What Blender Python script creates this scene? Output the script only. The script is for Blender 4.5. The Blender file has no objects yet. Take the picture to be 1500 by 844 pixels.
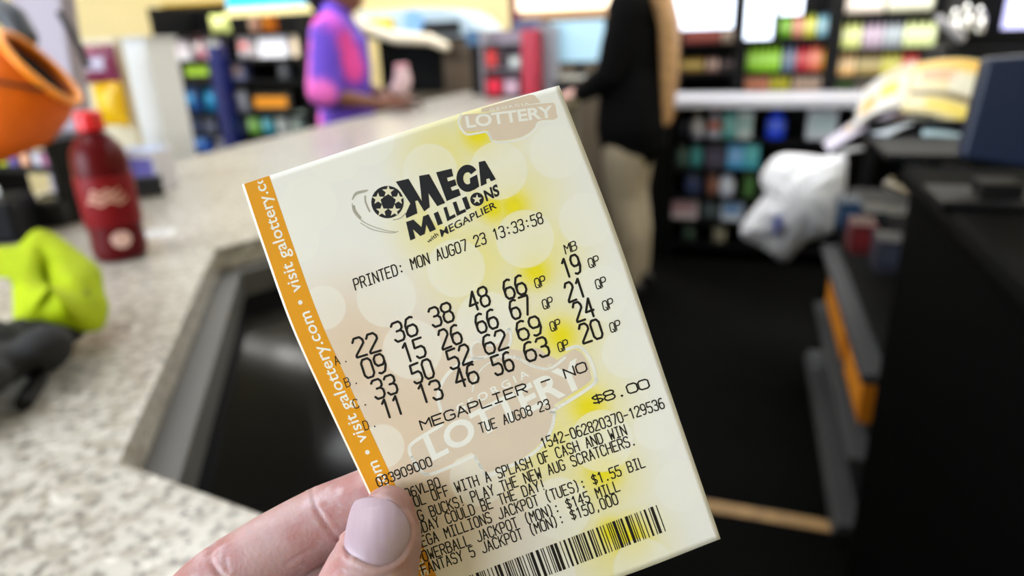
import bpy, bmesh, math, random
from mathutils import Vector, Matrix, Quaternion
from mathutils.bvhtree import BVHTree
import numpy as np
random.seed(7)
S = bpy.context.scene
COL = S.collection
R_ = math.radians

# ------------------------------------------------------------------ camera
F = 1000.0                       # focal length in pixels of the 1500 x 844 frame (24 mm on 36 mm)
EYE = Vector((0, 0, 1.27))
TH, RO, ST = R_(20.5), R_(2.2), R_(19)
FWD = Vector((0, math.cos(TH), -math.sin(TH)))
UP0 = Vector((0, math.sin(TH), math.cos(TH)))
RT = Vector((1, 0, 0)) * math.cos(RO) - UP0 * math.sin(RO)
UPV = RT.cross(FWD)
cam = bpy.data.cameras.new('camera'); camo = bpy.data.objects.new('camera', cam); COL.objects.link(camo)
m = Matrix.Identity(4)
for i in range(3):
    m[i][0], m[i][1], m[i][2], m[i][3] = RT[i], UPV[i], -FWD[i], EYE[i]
camo.matrix_world = m
cam.sensor_width = 36; cam.lens = 24; cam.clip_start = 0.01; cam.clip_end = 60
cam.dof.use_dof = True; cam.dof.focus_distance = 0.181; cam.dof.aperture_fstop = 7.0
S.camera = camo

# ------------------------------------------------------------------ world, exposure, added window fill
S.view_settings.view_transform = 'Standard'; S.view_settings.look = 'None'
S.view_settings.exposure = 0.4; S.view_settings.gamma = 1; S.view_settings.use_curve_mapping = False
w = bpy.data.worlds.new('world'); S.world = w; w.use_nodes = True
w.node_tree.nodes['Background'].inputs[0].default_value = (0.75, 0.85, 1, 1)
w.node_tree.nodes['Background'].inputs[1].default_value = 0.5

EX = Vector((math.cos(ST), -math.sin(ST), 0)); EY = Vector((math.sin(ST), math.cos(ST), 0))
YAW = -ST
def W(a, b, z=0.0): return EX * a + EY * b + Vector((0, 0, z))       # store axes: a across, b away
def area(name, loc, target, sx, sy, power, color=(1, 1, 1)):
    l = bpy.data.lights.new(name, 'AREA'); l.shape = 'RECTANGLE'; l.size, l.size_y = sx, sy
    l.energy = power; l.color = color
    o = bpy.data.objects.new(name, l); COL.objects.link(o); o.location = loc
    o.rotation_euler = (Vector(target) - Vector(loc)).to_track_quat('-Z', 'Y').to_euler()
    return o
WINDOW_FILL_POWER = 92; PANEL_EMIT = 8.5
area('window_fill', W(-2.0, -1.75, 1.6), W(-0.3, 0.3, 1.0), 2.4, 1.4, WINDOW_FILL_POWER, (0.80, 0.90, 1.0))  # unseen area lamp added behind the camera, standing in for window daylight

# ------------------------------------------------------------------ helpers
def ray(x, y): return FWD * F + RT * (x - 750) + UPV * (422 - y)
def at_z(x, y, z): v = ray(x, y); return EYE + v * ((z - EYE.z) / v.z)
def at_d(x, y, d): return EYE + ray(x, y) * (d / F)
def at_b(x, y, b): v = ray(x, y); return EYE + v * ((b - EYE.dot(EY)) / v.dot(EY))
def at_y(x, y, Y): v = ray(x, y); return EYE + v * (Y / v.y)
def proj(p):
    v = Vector(p) - EYE; k = F / v.dot(FWD)
    return 750 + k * v.dot(RT), 422 - k * v.dot(UPV)
def ab(p): return p.dot(EX), p.dot(EY)

def lin(c):
    return tuple(((v / 255) / 12.92 if v / 255 <= .04045 else ((v / 255 + .055) / 1.055) ** 2.4) for v in c)
MATS = {}
def mat(name, rgb, rough=.5, metal=0.0, var=0.0, scale=20, spec=.5, bump=0.0, emit=0.0, trans=0.0, sss=0.0, coat=0.0):
    if name in MATS: return MATS[name]
    M = bpy.data.materials.new(name); M.use_nodes = True
    nt = M.node_tree; b = nt.nodes['Principled BSDF']; c = lin(rgb)
    b.inputs['Base Color'].default_value = (*c, 1); b.inputs['Roughness'].default_value = rough
    b.inputs['Metallic'].default_value = metal; b.inputs['Specular IOR Level'].default_value = spec
    b.inputs['Coat Weight'].default_value = coat
    b.inputs['Transmission Weight'].default_value = trans
    if sss: b.inputs['Subsurface Weight'].default_value = sss; b.inputs['Subsurface Scale'].default_value = .004; b.inputs['Subsurface Radius'].default_value = (1, .35, .2)
    if emit:
        b.inputs['Emission Color'].default_value = (*c, 1); b.inputs['Emission Strength'].default_value = emit
    if var or bump:
        t = nt.nodes.new('ShaderNodeTexCoord'); n = nt.nodes.new('ShaderNodeTexNoise')
        n.inputs['Scale'].default_value = scale; n.inputs['Detail'].default_value = 4
        nt.links.new(t.outputs['Object'], n.inputs['Vector'])
        if var:
            r = nt.nodes.new('ShaderNodeValToRGB')
            r.color_ramp.elements[0].position = .3; r.color_ramp.elements[1].position = .7
            r.color_ramp.elements[0].color = (*[max(0, v * (1 - var)) for v in c], 1)
            r.color_ramp.elements[1].color = (*[min(1, v * (1 + var)) for v in c], 1)
            nt.links.new(n.outputs['Fac'], r.inputs[0]); nt.links.new(r.outputs[0], b.inputs['Base Color'])
        if bump:
            bp = nt.nodes.new('ShaderNodeBump'); bp.inputs['Strength'].default_value = bump; bp.inputs['Distance'].default_value = .01
            nt.links.new(n.outputs['Fac'], bp.inputs['Height']); nt.links.new(bp.outputs[0], b.inputs['Normal'])
    MATS[name] = M; return M
def rgb(c, rough=.45, **k): return mat('tint_%d_%d_%d_%d' % (*c, int(rough * 100)), c, rough, var=.12, scale=30, **k)

class NB:                         # small node-graph builder for patterned surfaces
    def __init__(s, M): s.nt = M.node_tree; s.b = s.nt.nodes['Principled BSDF']
    def n(s, t, **k):
        x = s.nt.nodes.new(t)
        for a, v in k.items(): setattr(x, a, v)
        return x
    def l(s, a, b): s.nt.links.new(a, b)
    def math(s, op, a, b=None, clamp=False):
        x = s.n('ShaderNodeMath', operation=op, use_clamp=clamp)
        for i, v in enumerate((a, b)):
            if v is None: continue
            if isinstance(v, (int, float)): x.inputs[i].default_value = v
            else: s.l(v, x.inputs[i])
        return x.outputs[0]
    def blob(s, vec, c, r, soft):     # 1 inside radius r, 0 past r + soft
        d = s.n('ShaderNodeVectorMath', operation='DISTANCE'); s.l(vec, d.inputs[0]); d.inputs[1].default_value = c
        mr = s.n('ShaderNodeMapRange', interpolation_type='SMOOTHSTEP'); s.l(d.outputs['Value'], mr.inputs[0])
        mr.inputs[1].default_value = r; mr.inputs[2].default_value = r + soft; mr.inputs[3].default_value = 1; mr.inputs[4].default_value = 0
        return mr.outputs[0]
    def mx(s, items):
        o = items[0]
        for i in items[1:]: o = s.math('MAXIMUM', o, i)
        return o
    def mix(s, fac, a, b):
        x = s.n('ShaderNodeMix', data_type='RGBA')
        if isinstance(fac, (int, float)): x.inputs[0].default_value = fac
        else: s.l(fac, x.inputs[0])
        for i, v in ((6, a), (7, b)):
            if isinstance(v, tuple): x.inputs[i].default_value = (*lin(v), 1)
            else: s.l(v, x.inputs[i])
        return x.outputs[2]

def tag(o, label=None, cat=None, group=None, kind=None):
    if label: o['label'] = label
    if cat: o['category'] = cat
    if group: o['group'] = group
    if kind: o['kind'] = kind
    return o
def thing(name, label, cat, loc=(0, 0, 0), yaw=0.0, group=None):
    o = bpy.data.objects.new(name, None); COL.objects.link(o)
    o.empty_display_size = .05; o.location = loc; o.rotation_euler = (0, 0, yaw)
    return tag(o, label, cat, group)
class MB:
    def __init__(s): s.v = []; s.f = []
    def add(s, vs, fs):
        k = len(s.v); s.v += [tuple(v) for v in vs]; s.f += [tuple(i + k for i in f) for f in fs]; return s
    def box(s, c, d, rot=None):
        hx, hy, hz = d[0] / 2, d[1] / 2, d[2] / 2; c = Vector(c)
        vs = [Vector((x, y, z)) for x in (-hx, hx) for y in (-hy, hy) for z in (-hz, hz)]
        if rot is not None: vs = [rot @ v for v in vs]
        return s.add([c + v for v in vs], [(0, 1, 3, 2), (4, 6, 7, 5), (0, 4, 5, 1), (2, 3, 7, 6), (0, 2, 6, 4), (1, 5, 7, 3)])
    def tube(s, pts, rad, seg=16, flat=1.0, flatdir=None, cap=True):
        pts = [Vector(p) for p in pts]; n = len(pts)
        rad = rad if isinstance(rad, (list, tuple)) else [rad] * n
        P, Rr = [], []
        if cap:                                              # rounded ends
            t = (pts[0] - pts[1]).normalized()
            for a in (80, 55, 28): P.append(pts[0] + t * rad[0] * math.sin(R_(a))); Rr.append(rad[0] * math.cos(R_(a)))
        P += pts; Rr += list(rad)
        if cap:
            t = (pts[-1] - pts[-2]).normalized()
            for a in (28, 55, 80): P.append(pts[-1] + t * rad[-1] * math.sin(R_(a))); Rr.append(rad[-1] * math.cos(R_(a)))
        nrm = None; vs = []; N = len(P)
        for i in range(N):
            t = (P[min(i + 1, N - 1)] - P[max(i - 1, 0)]).normalized()
            if flatdir is not None:
                nrm = Vector(flatdir); nrm = (nrm - t * nrm.dot(t)).normalized()
            elif nrm is None:
                nrm = t.orthogonal().normalized()
            else:
                nrm = (nrm - t * nrm.dot(t)).normalized()
            bi = t.cross(nrm)
            for k in range(seg):
                a = 2 * math.pi * k / seg
                vs.append(P[i] + (nrm * math.cos(a) * flat + bi * math.sin(a)) * Rr[i])
        fs = [(i * seg + k, i * seg + (k + 1) % seg, (i + 1) * seg + (k + 1) % seg, (i + 1) * seg + k) for i in range(N - 1) for k in range(seg)]
        fs += [tuple(range(seg))[::-1], tuple((N - 1) * seg + k for k in range(seg))]
        return s.add(vs, fs)
    def lathe(s, prof, c=(0, 0, 0), seg=24):
        c = Vector(c); vs = []
        for r, z in prof:
            for k in range(seg):
                a = 2 * math.pi * k / seg; vs.append(c + Vector((r * math.cos(a), r * math.sin(a), z)))
        n = len(prof)
        fs = [(i * seg + k, i * seg + (k + 1) % seg, (i + 1) * seg + (k + 1) % seg, (i + 1) * seg + k) for i in range(n - 1) for k in range(seg)]
        if prof[0][0] > 1e-6: fs.append(tuple(range(seg))[::-1])
        if prof[-1][0] > 1e-6: fs.append(tuple((n - 1) * seg + k for k in range(seg)))
        return s.add(vs, fs)
    def prism(s, poly, z0, z1):
        n = len(poly)
        vs = [Vector((p[0], p[1], z0)) for p in poly] + [Vector((p[0], p[1], z1)) for p in poly]
        return s.add(vs, [(i, (i + 1) % n, n + (i + 1) % n, n + i) for i in range(n)] + [tuple(range(n))[::-1], tuple(range(n, 2 * n))])
    def ball(s, c, r, seg=16, rings=10, sq=(1, 1, 1)):
        c = Vector(c); vs = []
        for i in range(rings + 1):
            a = math.pi * i / rings
            for k in range(seg):
                b = 2 * math.pi * k / seg
                vs.append(c + Vector((math.sin(a) * math.cos(b) * sq[0], math.sin(a) * math.sin(b) * sq[1], math.cos(a) * sq[2])) * r)
        return s.add(vs, [(i * seg + k, (i + 1) * seg + k, (i + 1) * seg + (k + 1) % seg, i * seg + (k + 1) % seg) for i in range(rings) for k in range(seg)])
    def grid(s, fn, nu, nv):
        vs = [fn(i / nu, j / nv) for j in range(nv + 1) for i in range(nu + 1)]
        return s.add(vs, [(j * (nu + 1) + i, j * (nu + 1) + i + 1, (j + 1) * (nu + 1) + i + 1, (j + 1) * (nu + 1) + i) for j in range(nv) for i in range(nu)])
    def build(s, name, M, parent=None, smooth=False, bevel=0.0, thick=0.0, label=None, world=True, subdiv=0):
        me = bpy.data.meshes.new(name)
        vs = s.v
        if parent is not None and world:                     # world coordinates into the parent's frame
            inv = chain(parent).inverted(); vs = [inv @ Vector(v) for v in vs]
        me.from_pydata([tuple(v) for v in vs], [], s.f); me.update()
        bm = bmesh.new(); bm.from_mesh(me); bmesh.ops.remove_doubles(bm, verts=bm.verts, dist=1e-6)
        if not thick: bmesh.ops.recalc_face_normals(bm, faces=bm.faces)
        bm.to_mesh(me); bm.free()
        me.materials.append(M)
        if smooth: me.shade_smooth()
        o = bpy.data.objects.new(name, me); COL.objects.link(o)
        if parent is not None: o.parent = parent
        if thick: q = o.modifiers.new('thick', 'SOLIDIFY'); q.thickness = thick; q.offset = -1
        if bevel: q = o.modifiers.new('bevel', 'BEVEL'); q.width = bevel; q.segments = 2; q.limit_method = 'ANGLE'
        if subdiv: q = o.modifiers.new('sub', 'SUBSURF'); q.levels = q.render_levels = subdiv
        if label: o['label'] = label
        return o
def chain(o):
    mm = Matrix.Identity(4)
    while o is not None:
        mm = (Matrix.Translation(o.location) @ o.rotation_euler.to_matrix().to_4x4() @ Matrix.Diagonal((*o.scale, 1))) @ mm
        o = o.parent
    return mm
def bake(o):                                                # apply an object's modifiers into its mesh
    dg = bpy.context.evaluated_depsgraph_get(); dg.update()
    me = bpy.data.meshes.new_from_object(o.evaluated_get(dg)); old = o.data
    o.modifiers.clear(); o.data = me; return o
def organic(mb, name, M, parent=None, voxel=.006, smooth=6, label=None):
    o = mb.build(name, M, parent, label=label)
    r = o.modifiers.new('r', 'REMESH'); r.mode = 'VOXEL'; r.voxel_size = voxel
    s = o.modifiers.new('s', 'SMOOTH'); s.factor = .5; s.iterations = smooth
    bake(o); o.data.shade_smooth(); return o
def bez(p0, p1, p2, n):
    return [Vector(p0) * (1 - t) ** 2 + Vector(p1) * 2 * t * (1 - t) + Vector(p2) * t * t for t in [i / n for i in range(n + 1)]]
def yawm(a): return Matrix.Rotation(a, 3, 'Z')
SR3 = yawm(YAW)

# ------------------------------------------------------------------ setting
m_floor = mat('black floor tile', (5, 5, 4), .75, var=.25, scale=6, spec=.04)
m_wall = mat('cream wall paint', (248, 232, 178), .8, var=.03, scale=3)
m_ceil = mat('white ceiling tile', (225, 225, 222), .9, var=.04, scale=40)
def structure(name, mb, M, **k): return tag(mb.build(name, M, **k), kind='structure')
def sbox(mb, a0, a1, b0, b1, z0, z1):
    return mb.box(W((a0 + a1) / 2, (b0 + b1) / 2, (z0 + z1) / 2), (abs(a1 - a0), abs(b1 - b0), abs(z1 - z0)), SR3)
A0, A1, B0, B1, HC = -4.2, 2.6, -2.2, 6.4, 2.9
structure('floor', sbox(MB(), A0, A1, B0, B1, -.1, 0), m_floor)
structure('ceiling', sbox(MB(), A0, A1, B0, B1, HC, HC + .1), m_ceil)
structure('wall_left', sbox(MB(), A0 - .1, A0, B0, B1, 0, HC), m_wall)
structure('wall_right', sbox(MB(), A1, A1 + .1, B0, B1, 0, HC), m_wall)
structure('wall_back', sbox(MB(), A0, A1, B1, B1 + .1, 0, HC), m_wall)
wf = MB()
sbox(wf, A0, -3.5, B0 - .1, B0, 0, HC); sbox(wf, -.7, A1, B0 - .1, B0, 0, HC)
sbox(wf, -3.5, -.7, B0 - .1, B0, 0, .9); sbox(wf, -3.5, -.7, B0 - .1, B0, 2.6, HC)
structure('wall_front', wf, m_wall)
g = MB()
for a in (-3.5, -2.1, -.7): sbox(g, a - .03, a + .03, B0 - .08, B0 - .02, .9, 2.6)
for z in (.92, 2.58): sbox(g, -3.5, -.7, B0 - .08, B0 - .02, z - .03, z + .03)
structure('window_1', g, mat('black window frame', (30, 30, 32), .4))
# ------------------------------------------------------------------ ceiling lamps
m_diff = mat('lit diffuser', (250, 252, 255), .5, emit=PANEL_EMIT)
m_whitemetal = mat('white painted metal', (225, 225, 222), .4)
for nm, a, b in [('rear left', -1.85, 1.75), ('right', .6, 3.3), ('far left', -2.0, 5.3), ('far middle', -1.0, 4.6),
             ('near left', -1.6, .1), ('far right', .6, 5.2), ('middle left', -1.75, 3.3), ('farthest left (added fill)', -3.4, 6.0), ('front left (added fill)', -3.3, 1.1), ('near right (added fill)', 1.3, 2.0)]:  # farthest left, front left and near right panels added to brighten wall and bag
    t = thing('ceiling_light', 'white rectangular ceiling light panel at the %s of the shop ceiling' % nm, 'light', W(a, b, HC), YAW, 'ceiling light panels')
    f = MB()
    for s in (-1, 1): f.box((s * .6, 0, -.02), (.04, .64, .04)); f.box((0, s * .3, -.02), (1.24, .04, .04))
    f.build('frame', m_whitemetal, t, world=False)
    MB().box((0, 0, -.015), (1.16, .56, .02)).build('diffuser', m_diff, t, world=False)

dl = thing('downlight', 'small round recessed ceiling downlight near the left wall of the shop', 'light', W(-3.5, 3.6, HC))
MB().lathe([(.055, -.012), (.085, -.012), (.09, 0), (.055, 0)], (0, 0, 0), 24).build('trim_ring', m_whitemetal, dl, world=False, smooth=True)
MB().lathe([(0, -.006), (.055, -.006), (.055, 0), (0, 0)], (0, 0, 0), 24).build('bulb', mat('lit warm bulb', (255, 225, 170), .5, emit=22), dl, world=False)

# ------------------------------------------------------------------ stone counter
def granite():
    M = bpy.data.materials.new('speckled granite'); M.use_nodes = True; q = NB(M)
    tc = q.n('ShaderNodeTexCoord').outputs['Object']
    def noise(sc, det, lo, hi):
        n = q.n('ShaderNodeTexNoise'); q.l(tc, n.inputs['Vector']); n.inputs['Scale'].default_value = sc; n.inputs['Detail'].default_value = det
        r = q.n('ShaderNodeMapRange', interpolation_type='SMOOTHSTEP'); q.l(n.outputs['Fac'], r.inputs[0])
        r.inputs[1].default_value = lo; r.inputs[2].default_value = hi; return r.outputs[0]
    c = q.mix(noise(60, 4, .42, .62), (188, 183, 174), (156, 148, 135))
    c = q.mix(noise(95, 3, .53, .66), c, (122, 116, 108))
    c = q.mix(noise(120, 2, .62, .69), c, (74, 72, 73))
    c = q.mix(noise(70, 3, .60, .70), c, (212, 208, 200))
    q.l(c, q.b.inputs['Base Color']); q.b.inputs['Roughness'].default_value = .28
    return M
m_gran = granite(); CT = .95
OUT = [(-1.6, -.12), (-.62, -.12), (-.06, .2), (-.23, 1.08), (-.85, 1.6), (-.85, 3.95), (-1.6, 3.95)]
HOLE = [(-.47, .35), (-.235, .315), (-.33, .98), (-.765, 1.015), (-.825, .88)]
def slab(outer, hole, z0, z1):
    bm = bmesh.new(); ed = []
    for loop in (outer, hole):
        vs = [bm.verts.new(W(a, b, z1)) for a, b in loop]
        ed += [bm.edges.new((vs[i], vs[(i + 1) % len(vs)])) for i in range(len(vs))]
    bmesh.ops.triangle_fill(bm, use_beauty=True, edges=ed)
    ex = bmesh.ops.extrude_face_region(bm, geom=list(bm.faces))
    for v in ex['geom']:
        if isinstance(v, bmesh.types.BMVert): v.co.z = z0
    bmesh.ops.recalc_face_normals(bm, faces=bm.faces)
    mb = MB(); bm.verts.index_update(); mb.add([v.co.copy() for v in bm.verts], [tuple(v.index for v in f.verts) for f in bm.faces]); bm.free(); return mb
ct = slab(OUT, HOLE, CT - .042, CT).build('counter_worktop', m_gran, bevel=.003)
tag(ct, 'pale speckled granite counter top with a black glass well cut into it', 'counter')
def inset(poly, d):
    c = Vector((sum(p[0] for p in poly) / len(poly), sum(p[1] for p in poly) / len(poly))); r = []
    for i, p in enumerate(poly):
        p0, p1, p2 = Vector(poly[i - 1]), Vector(p), Vector(poly[(i + 1) % len(poly)])
        n1 = (p1 - p0).orthogonal().normalized(); n2 = (p2 - p1).orthogonal().normalized()
        if n1.dot(c - p1) < 0: n1 = -n1
        if n2.dot(c - p1) < 0: n2 = -n2
        n = (n1 + n2).normalized(); r.append(tuple(p1 + n * (d / max(.3, n.dot(n1)))))
    return r
base = thing('counter_cabinet', 'grey laminate counter base carrying the granite top', 'counter base', W(-1.2, 2.2, 0))
OI = [(-1.55, -.05), (-.66, -.05), (-.13, .25), (-.285, 1.05), (-.9, 1.55), (-.9, 3.9), (-1.55, 3.9)]
slab(OI, inset(HOLE, .034), .08, CT - .0425).build('body', mat('grey laminate', (92, 90, 88), .5), base)
MB().prism([W(*p).to_2d() for p in [(-1.5, 0), (-.72, 0), (-.2, .28), (-.35, 1.02), (-.96, 1.5), (-.96, 3.85), (-1.5, 3.85)]], 0.0, .079).build('plinth', mat('black plinth', (20, 20, 20), .5), base)
m_steel = mat('brushed steel', (178, 174, 166), .32, metal=1.0, var=.08, scale=60)
h1 = inset(HOLE, -.03)
MB().prism([W(*p).to_2d() for p in inset(HOLE, .022)], .60, .865).build('display_glass', mat('black glass', (2, 2, 3), .1, spec=.06), base, label='black glass display sunk in the counter')
rim = MB(); h2 = inset(HOLE, .0); h3 = inset(HOLE, .032)
n = len(h2)
vs = [W(*p, .867) for p in h1] + [W(*p, .867) for p in h3] + [W(*p, .879) for p in h1] + [W(*p, .879) for p in h3]
fs = []
for i in range(n):
    j = (i + 1) % n
    fs += [(i, j, n + j, n + i), (2 * n + i, 2 * n + j, 3 * n + j, 3 * n + i), (i, j, 2 * n + j, 2 * n + i), (n + i, n + j, 3 * n + j, 3 * n + i)]
rim.add(vs, fs).build('edge_strip', m_steel, base, label='brushed steel strip around the black glass')

# ------------------------------------------------------------------ lottery ticket: a bent sheet of paper
def pnt_depth():
    TL, TR, BR, BL = [(354, 270), (819, 125), (1055, 789), (638, 953)]
    L = lambda a, b: Vector((*a, 1)).cross(Vector((*b, 1)))
    vx = L(TL, TR).cross(L(BL, BR)); vx /= vx.z; vy = L(TL, BL).cross(L(TR, BR)); vy /= vy.z
    a = Vector((vx.x - 750, 422 - vx.y, F)); b = Vector((vy.x - 750, 422 - vy.y, F))
    return a.cross(b).normalized()
NRM = pnt_depth(); KP = NRM.dot(Vector((700 - 750, 422 - 540, F))) * .181
def tdepth(x, y):                                            # distance of the sheet along the lens axis
    d = KP / NRM.dot(Vector((x - 750, 422 - y, F)))
    u = ((x - 560) * .95 - (y - 560) * -.31) / 500
    v = ((y - 190) * .95 + (x - 560) * -.31) / 760
    return d + .0022 * math.sin(math.pi * max(-.2, min(1.2, v))) * (1 - 1.6 * u) - .0012 * u * u
def lift(x, y, up=0.0):
    d = tdepth(x, y) - up; return EYE + ray(x, y) * (d / F)
LX = [(0, 354.5, 270.5), (.145, 386.5, 366), (.31, 427, 478.7), (.475, 478, 591), (.665, 537, 716), (1, 638, 935)]
def interp(tab, t):
    for i in range(len(tab) - 2):                            # Catmull-Rom through the measured edge
        if t <= tab[i + 1][0]: break
    else: i = len(tab) - 2
    t0, t1 = tab[i][0], tab[i + 1][0]; s = (t - t0) / (t1 - t0); r = []
    for k in (1, 2):
        p1, p2 = tab[i][k], tab[i + 1][k]
        m1 = (p2 - tab[i - 1][k]) / (t1 - tab[i - 1][0]) if i > 0 else (p2 - p1) / (t1 - t0)
        m2 = (tab[i + 2][k] - p1) / (tab[i + 2][0] - t0) if i + 2 < len(tab) else (p2 - p1) / (t1 - t0)
        h = t1 - t0
        r.append((2 * s**3 - 3 * s**2 + 1) * p1 + (s**3 - 2 * s**2 + s) * h * m1 + (-2 * s**3 + 3 * s**2) * p2 + (s**3 - s**2) * h * m2)
    return r
RX = [(0, 819, 125), (.32, 901.5, 338), (.655, 977, 560), (1, 1055.5, 789.5)]
TX = [(0, 354.5, 270.5), (.1, 400, 255.5), (.69, 673, 166.5), (1, 819, 125)]
BX = [(0, 638, 935), (.66, 915, 843.5), (1, 1055.5, 789.5)]
def sheet(u, v):
    t, b, l, r = interp(TX, u), interp(BX, u), interp(LX, v), interp(RX, v); o = []
    for k in (0, 1):
        bl = (1 - u) * (1 - v) * LX[0][k + 1] + u * (1 - v) * RX[0][k + 1] + (1 - u) * v * LX[-1][k + 1] + u * v * RX[-1][k + 1]
        o.append((1 - v) * t[k] + v * b[k] + (1 - u) * l[k] + u * r[k] - bl)
    return o
tk = thing('lottery_ticket', 'cream and yellow lottery ticket held up in the fingers, orange strip along its left edge', 'ticket', lift(700, 560))
def paper_mat():
    M = bpy.data.materials.new('printed ticket paper'); M.use_nodes = True; q = NB(M)
    uv = q.n('ShaderNodeUVMap').outputs[0]
    blob = lambda x, y, r, s: q.blob(uv, (x / 1000, y / 1000, 0), r / 1000, s / 1000)
    c = q.mix(q.mx([blob(620, 640, 30, 300), blob(520, 520, 20, 160)]), (240, 238, 234), (228, 206, 184))
    yel = q.mx([blob(745, 300, 0, 130), blob(700, 200, 0, 110), blob(785, 375, 0, 125), blob(815, 500, 0, 120), blob(855, 600, 0, 120), blob(875, 700, 0, 120), blob(905, 800, 0, 125), blob(800, 640, 0, 140), blob(700, 380, 0, 130), blob(650, 225, 0, 110), blob(640, 330, 0, 100)])
    c = q.mix(q.math('MULTIPLY', yel, .95, True), c, (238, 228, 150))
    hot = q.mx([blob(752, 302, 4, 36), blob(722, 305, 4, 30), blob(784, 398, 4, 34), blob(822, 492, 4, 36), blob(862, 596, 4, 40), blob(885, 690, 4, 40), blob(925, 788, 4, 44), blob(700, 196, 4, 34), blob(895, 780, 4, 30)])
    c = q.mix(hot, c, (240, 224, 36))
    cl = [(490, 228, 38), (452, 300, 40), (540, 205, 36), (566, 436, 42), (668, 393, 41), (769, 350, 41), (730, 250, 41), (815, 222, 38), (858, 322, 38), (434, 352, 32), (474, 451, 31),
          (560, 654, 31), (604, 512, 42), (712, 470, 42), (917, 518, 34), (881, 646, 44), (820, 745, 44), (962, 626, 32), (997, 712, 36), (942, 832, 42), (630, 250, 38), (790, 560, 40), (655, 300, 30), (880, 430, 40), (700, 700, 40), (800, 845, 42)]
    f = q.math('MULTIPLY', q.mx([blob(x, y, r, 3) for x, y, r in cl]), .52)
    c = q.mix(f, c, (244, 242, 234))
    q.l(c, q.b.inputs['Base Color']); q.b.inputs['Roughness'].default_value = .42; q.b.inputs['Specular IOR Level'].default_value = .4
    q.b.inputs['Transmission Weight'].default_value = 0
    return M
def sheet_part(name, M, u0, u1, nu, nv, up, thick, label=None):
    mb = MB(); uvs = []
    def fn(i, j):
        p = sheet(u0 + (u1 - u0) * i, j); uvs.append((p[0] / 1000, p[1] / 1000)); return lift(p[0], p[1], up)
    mb.grid(fn, nu, nv)
    o = mb.build(name, M, tk, smooth=True, label=label)
    L = o.data.uv_layers.new(name='UVMap')
    for lp in o.data.loops: L.data[lp.index].uv = uvs[lp.vertex_index]
    if thick:
        s = o.modifiers.new('t', 'SOLIDIFY'); s.thickness = thick; s.offset = 0
    return o
pap = sheet_part('paper', paper_mat(), 0, 1, 60, 80, 0, .00008)
UP1, UP2, UP3 = .000052, .000066, .000080
m_orange = mat('orange print', (232, 158, 24), .42, spec=.4)
sheet_part('orange_strip', m_orange, .006, .088, 6, 80, UP1, 0, 'orange strip printed along the left edge')
m_ink = mat('thermal ink', (34, 31, 30), .55, spec=.2)
m_wink = mat('white print', (242, 240, 234), .45, spec=.4)
m_pink = mat('pinkish beige print', (224, 206, 188), .45, spec=.4)

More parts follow.
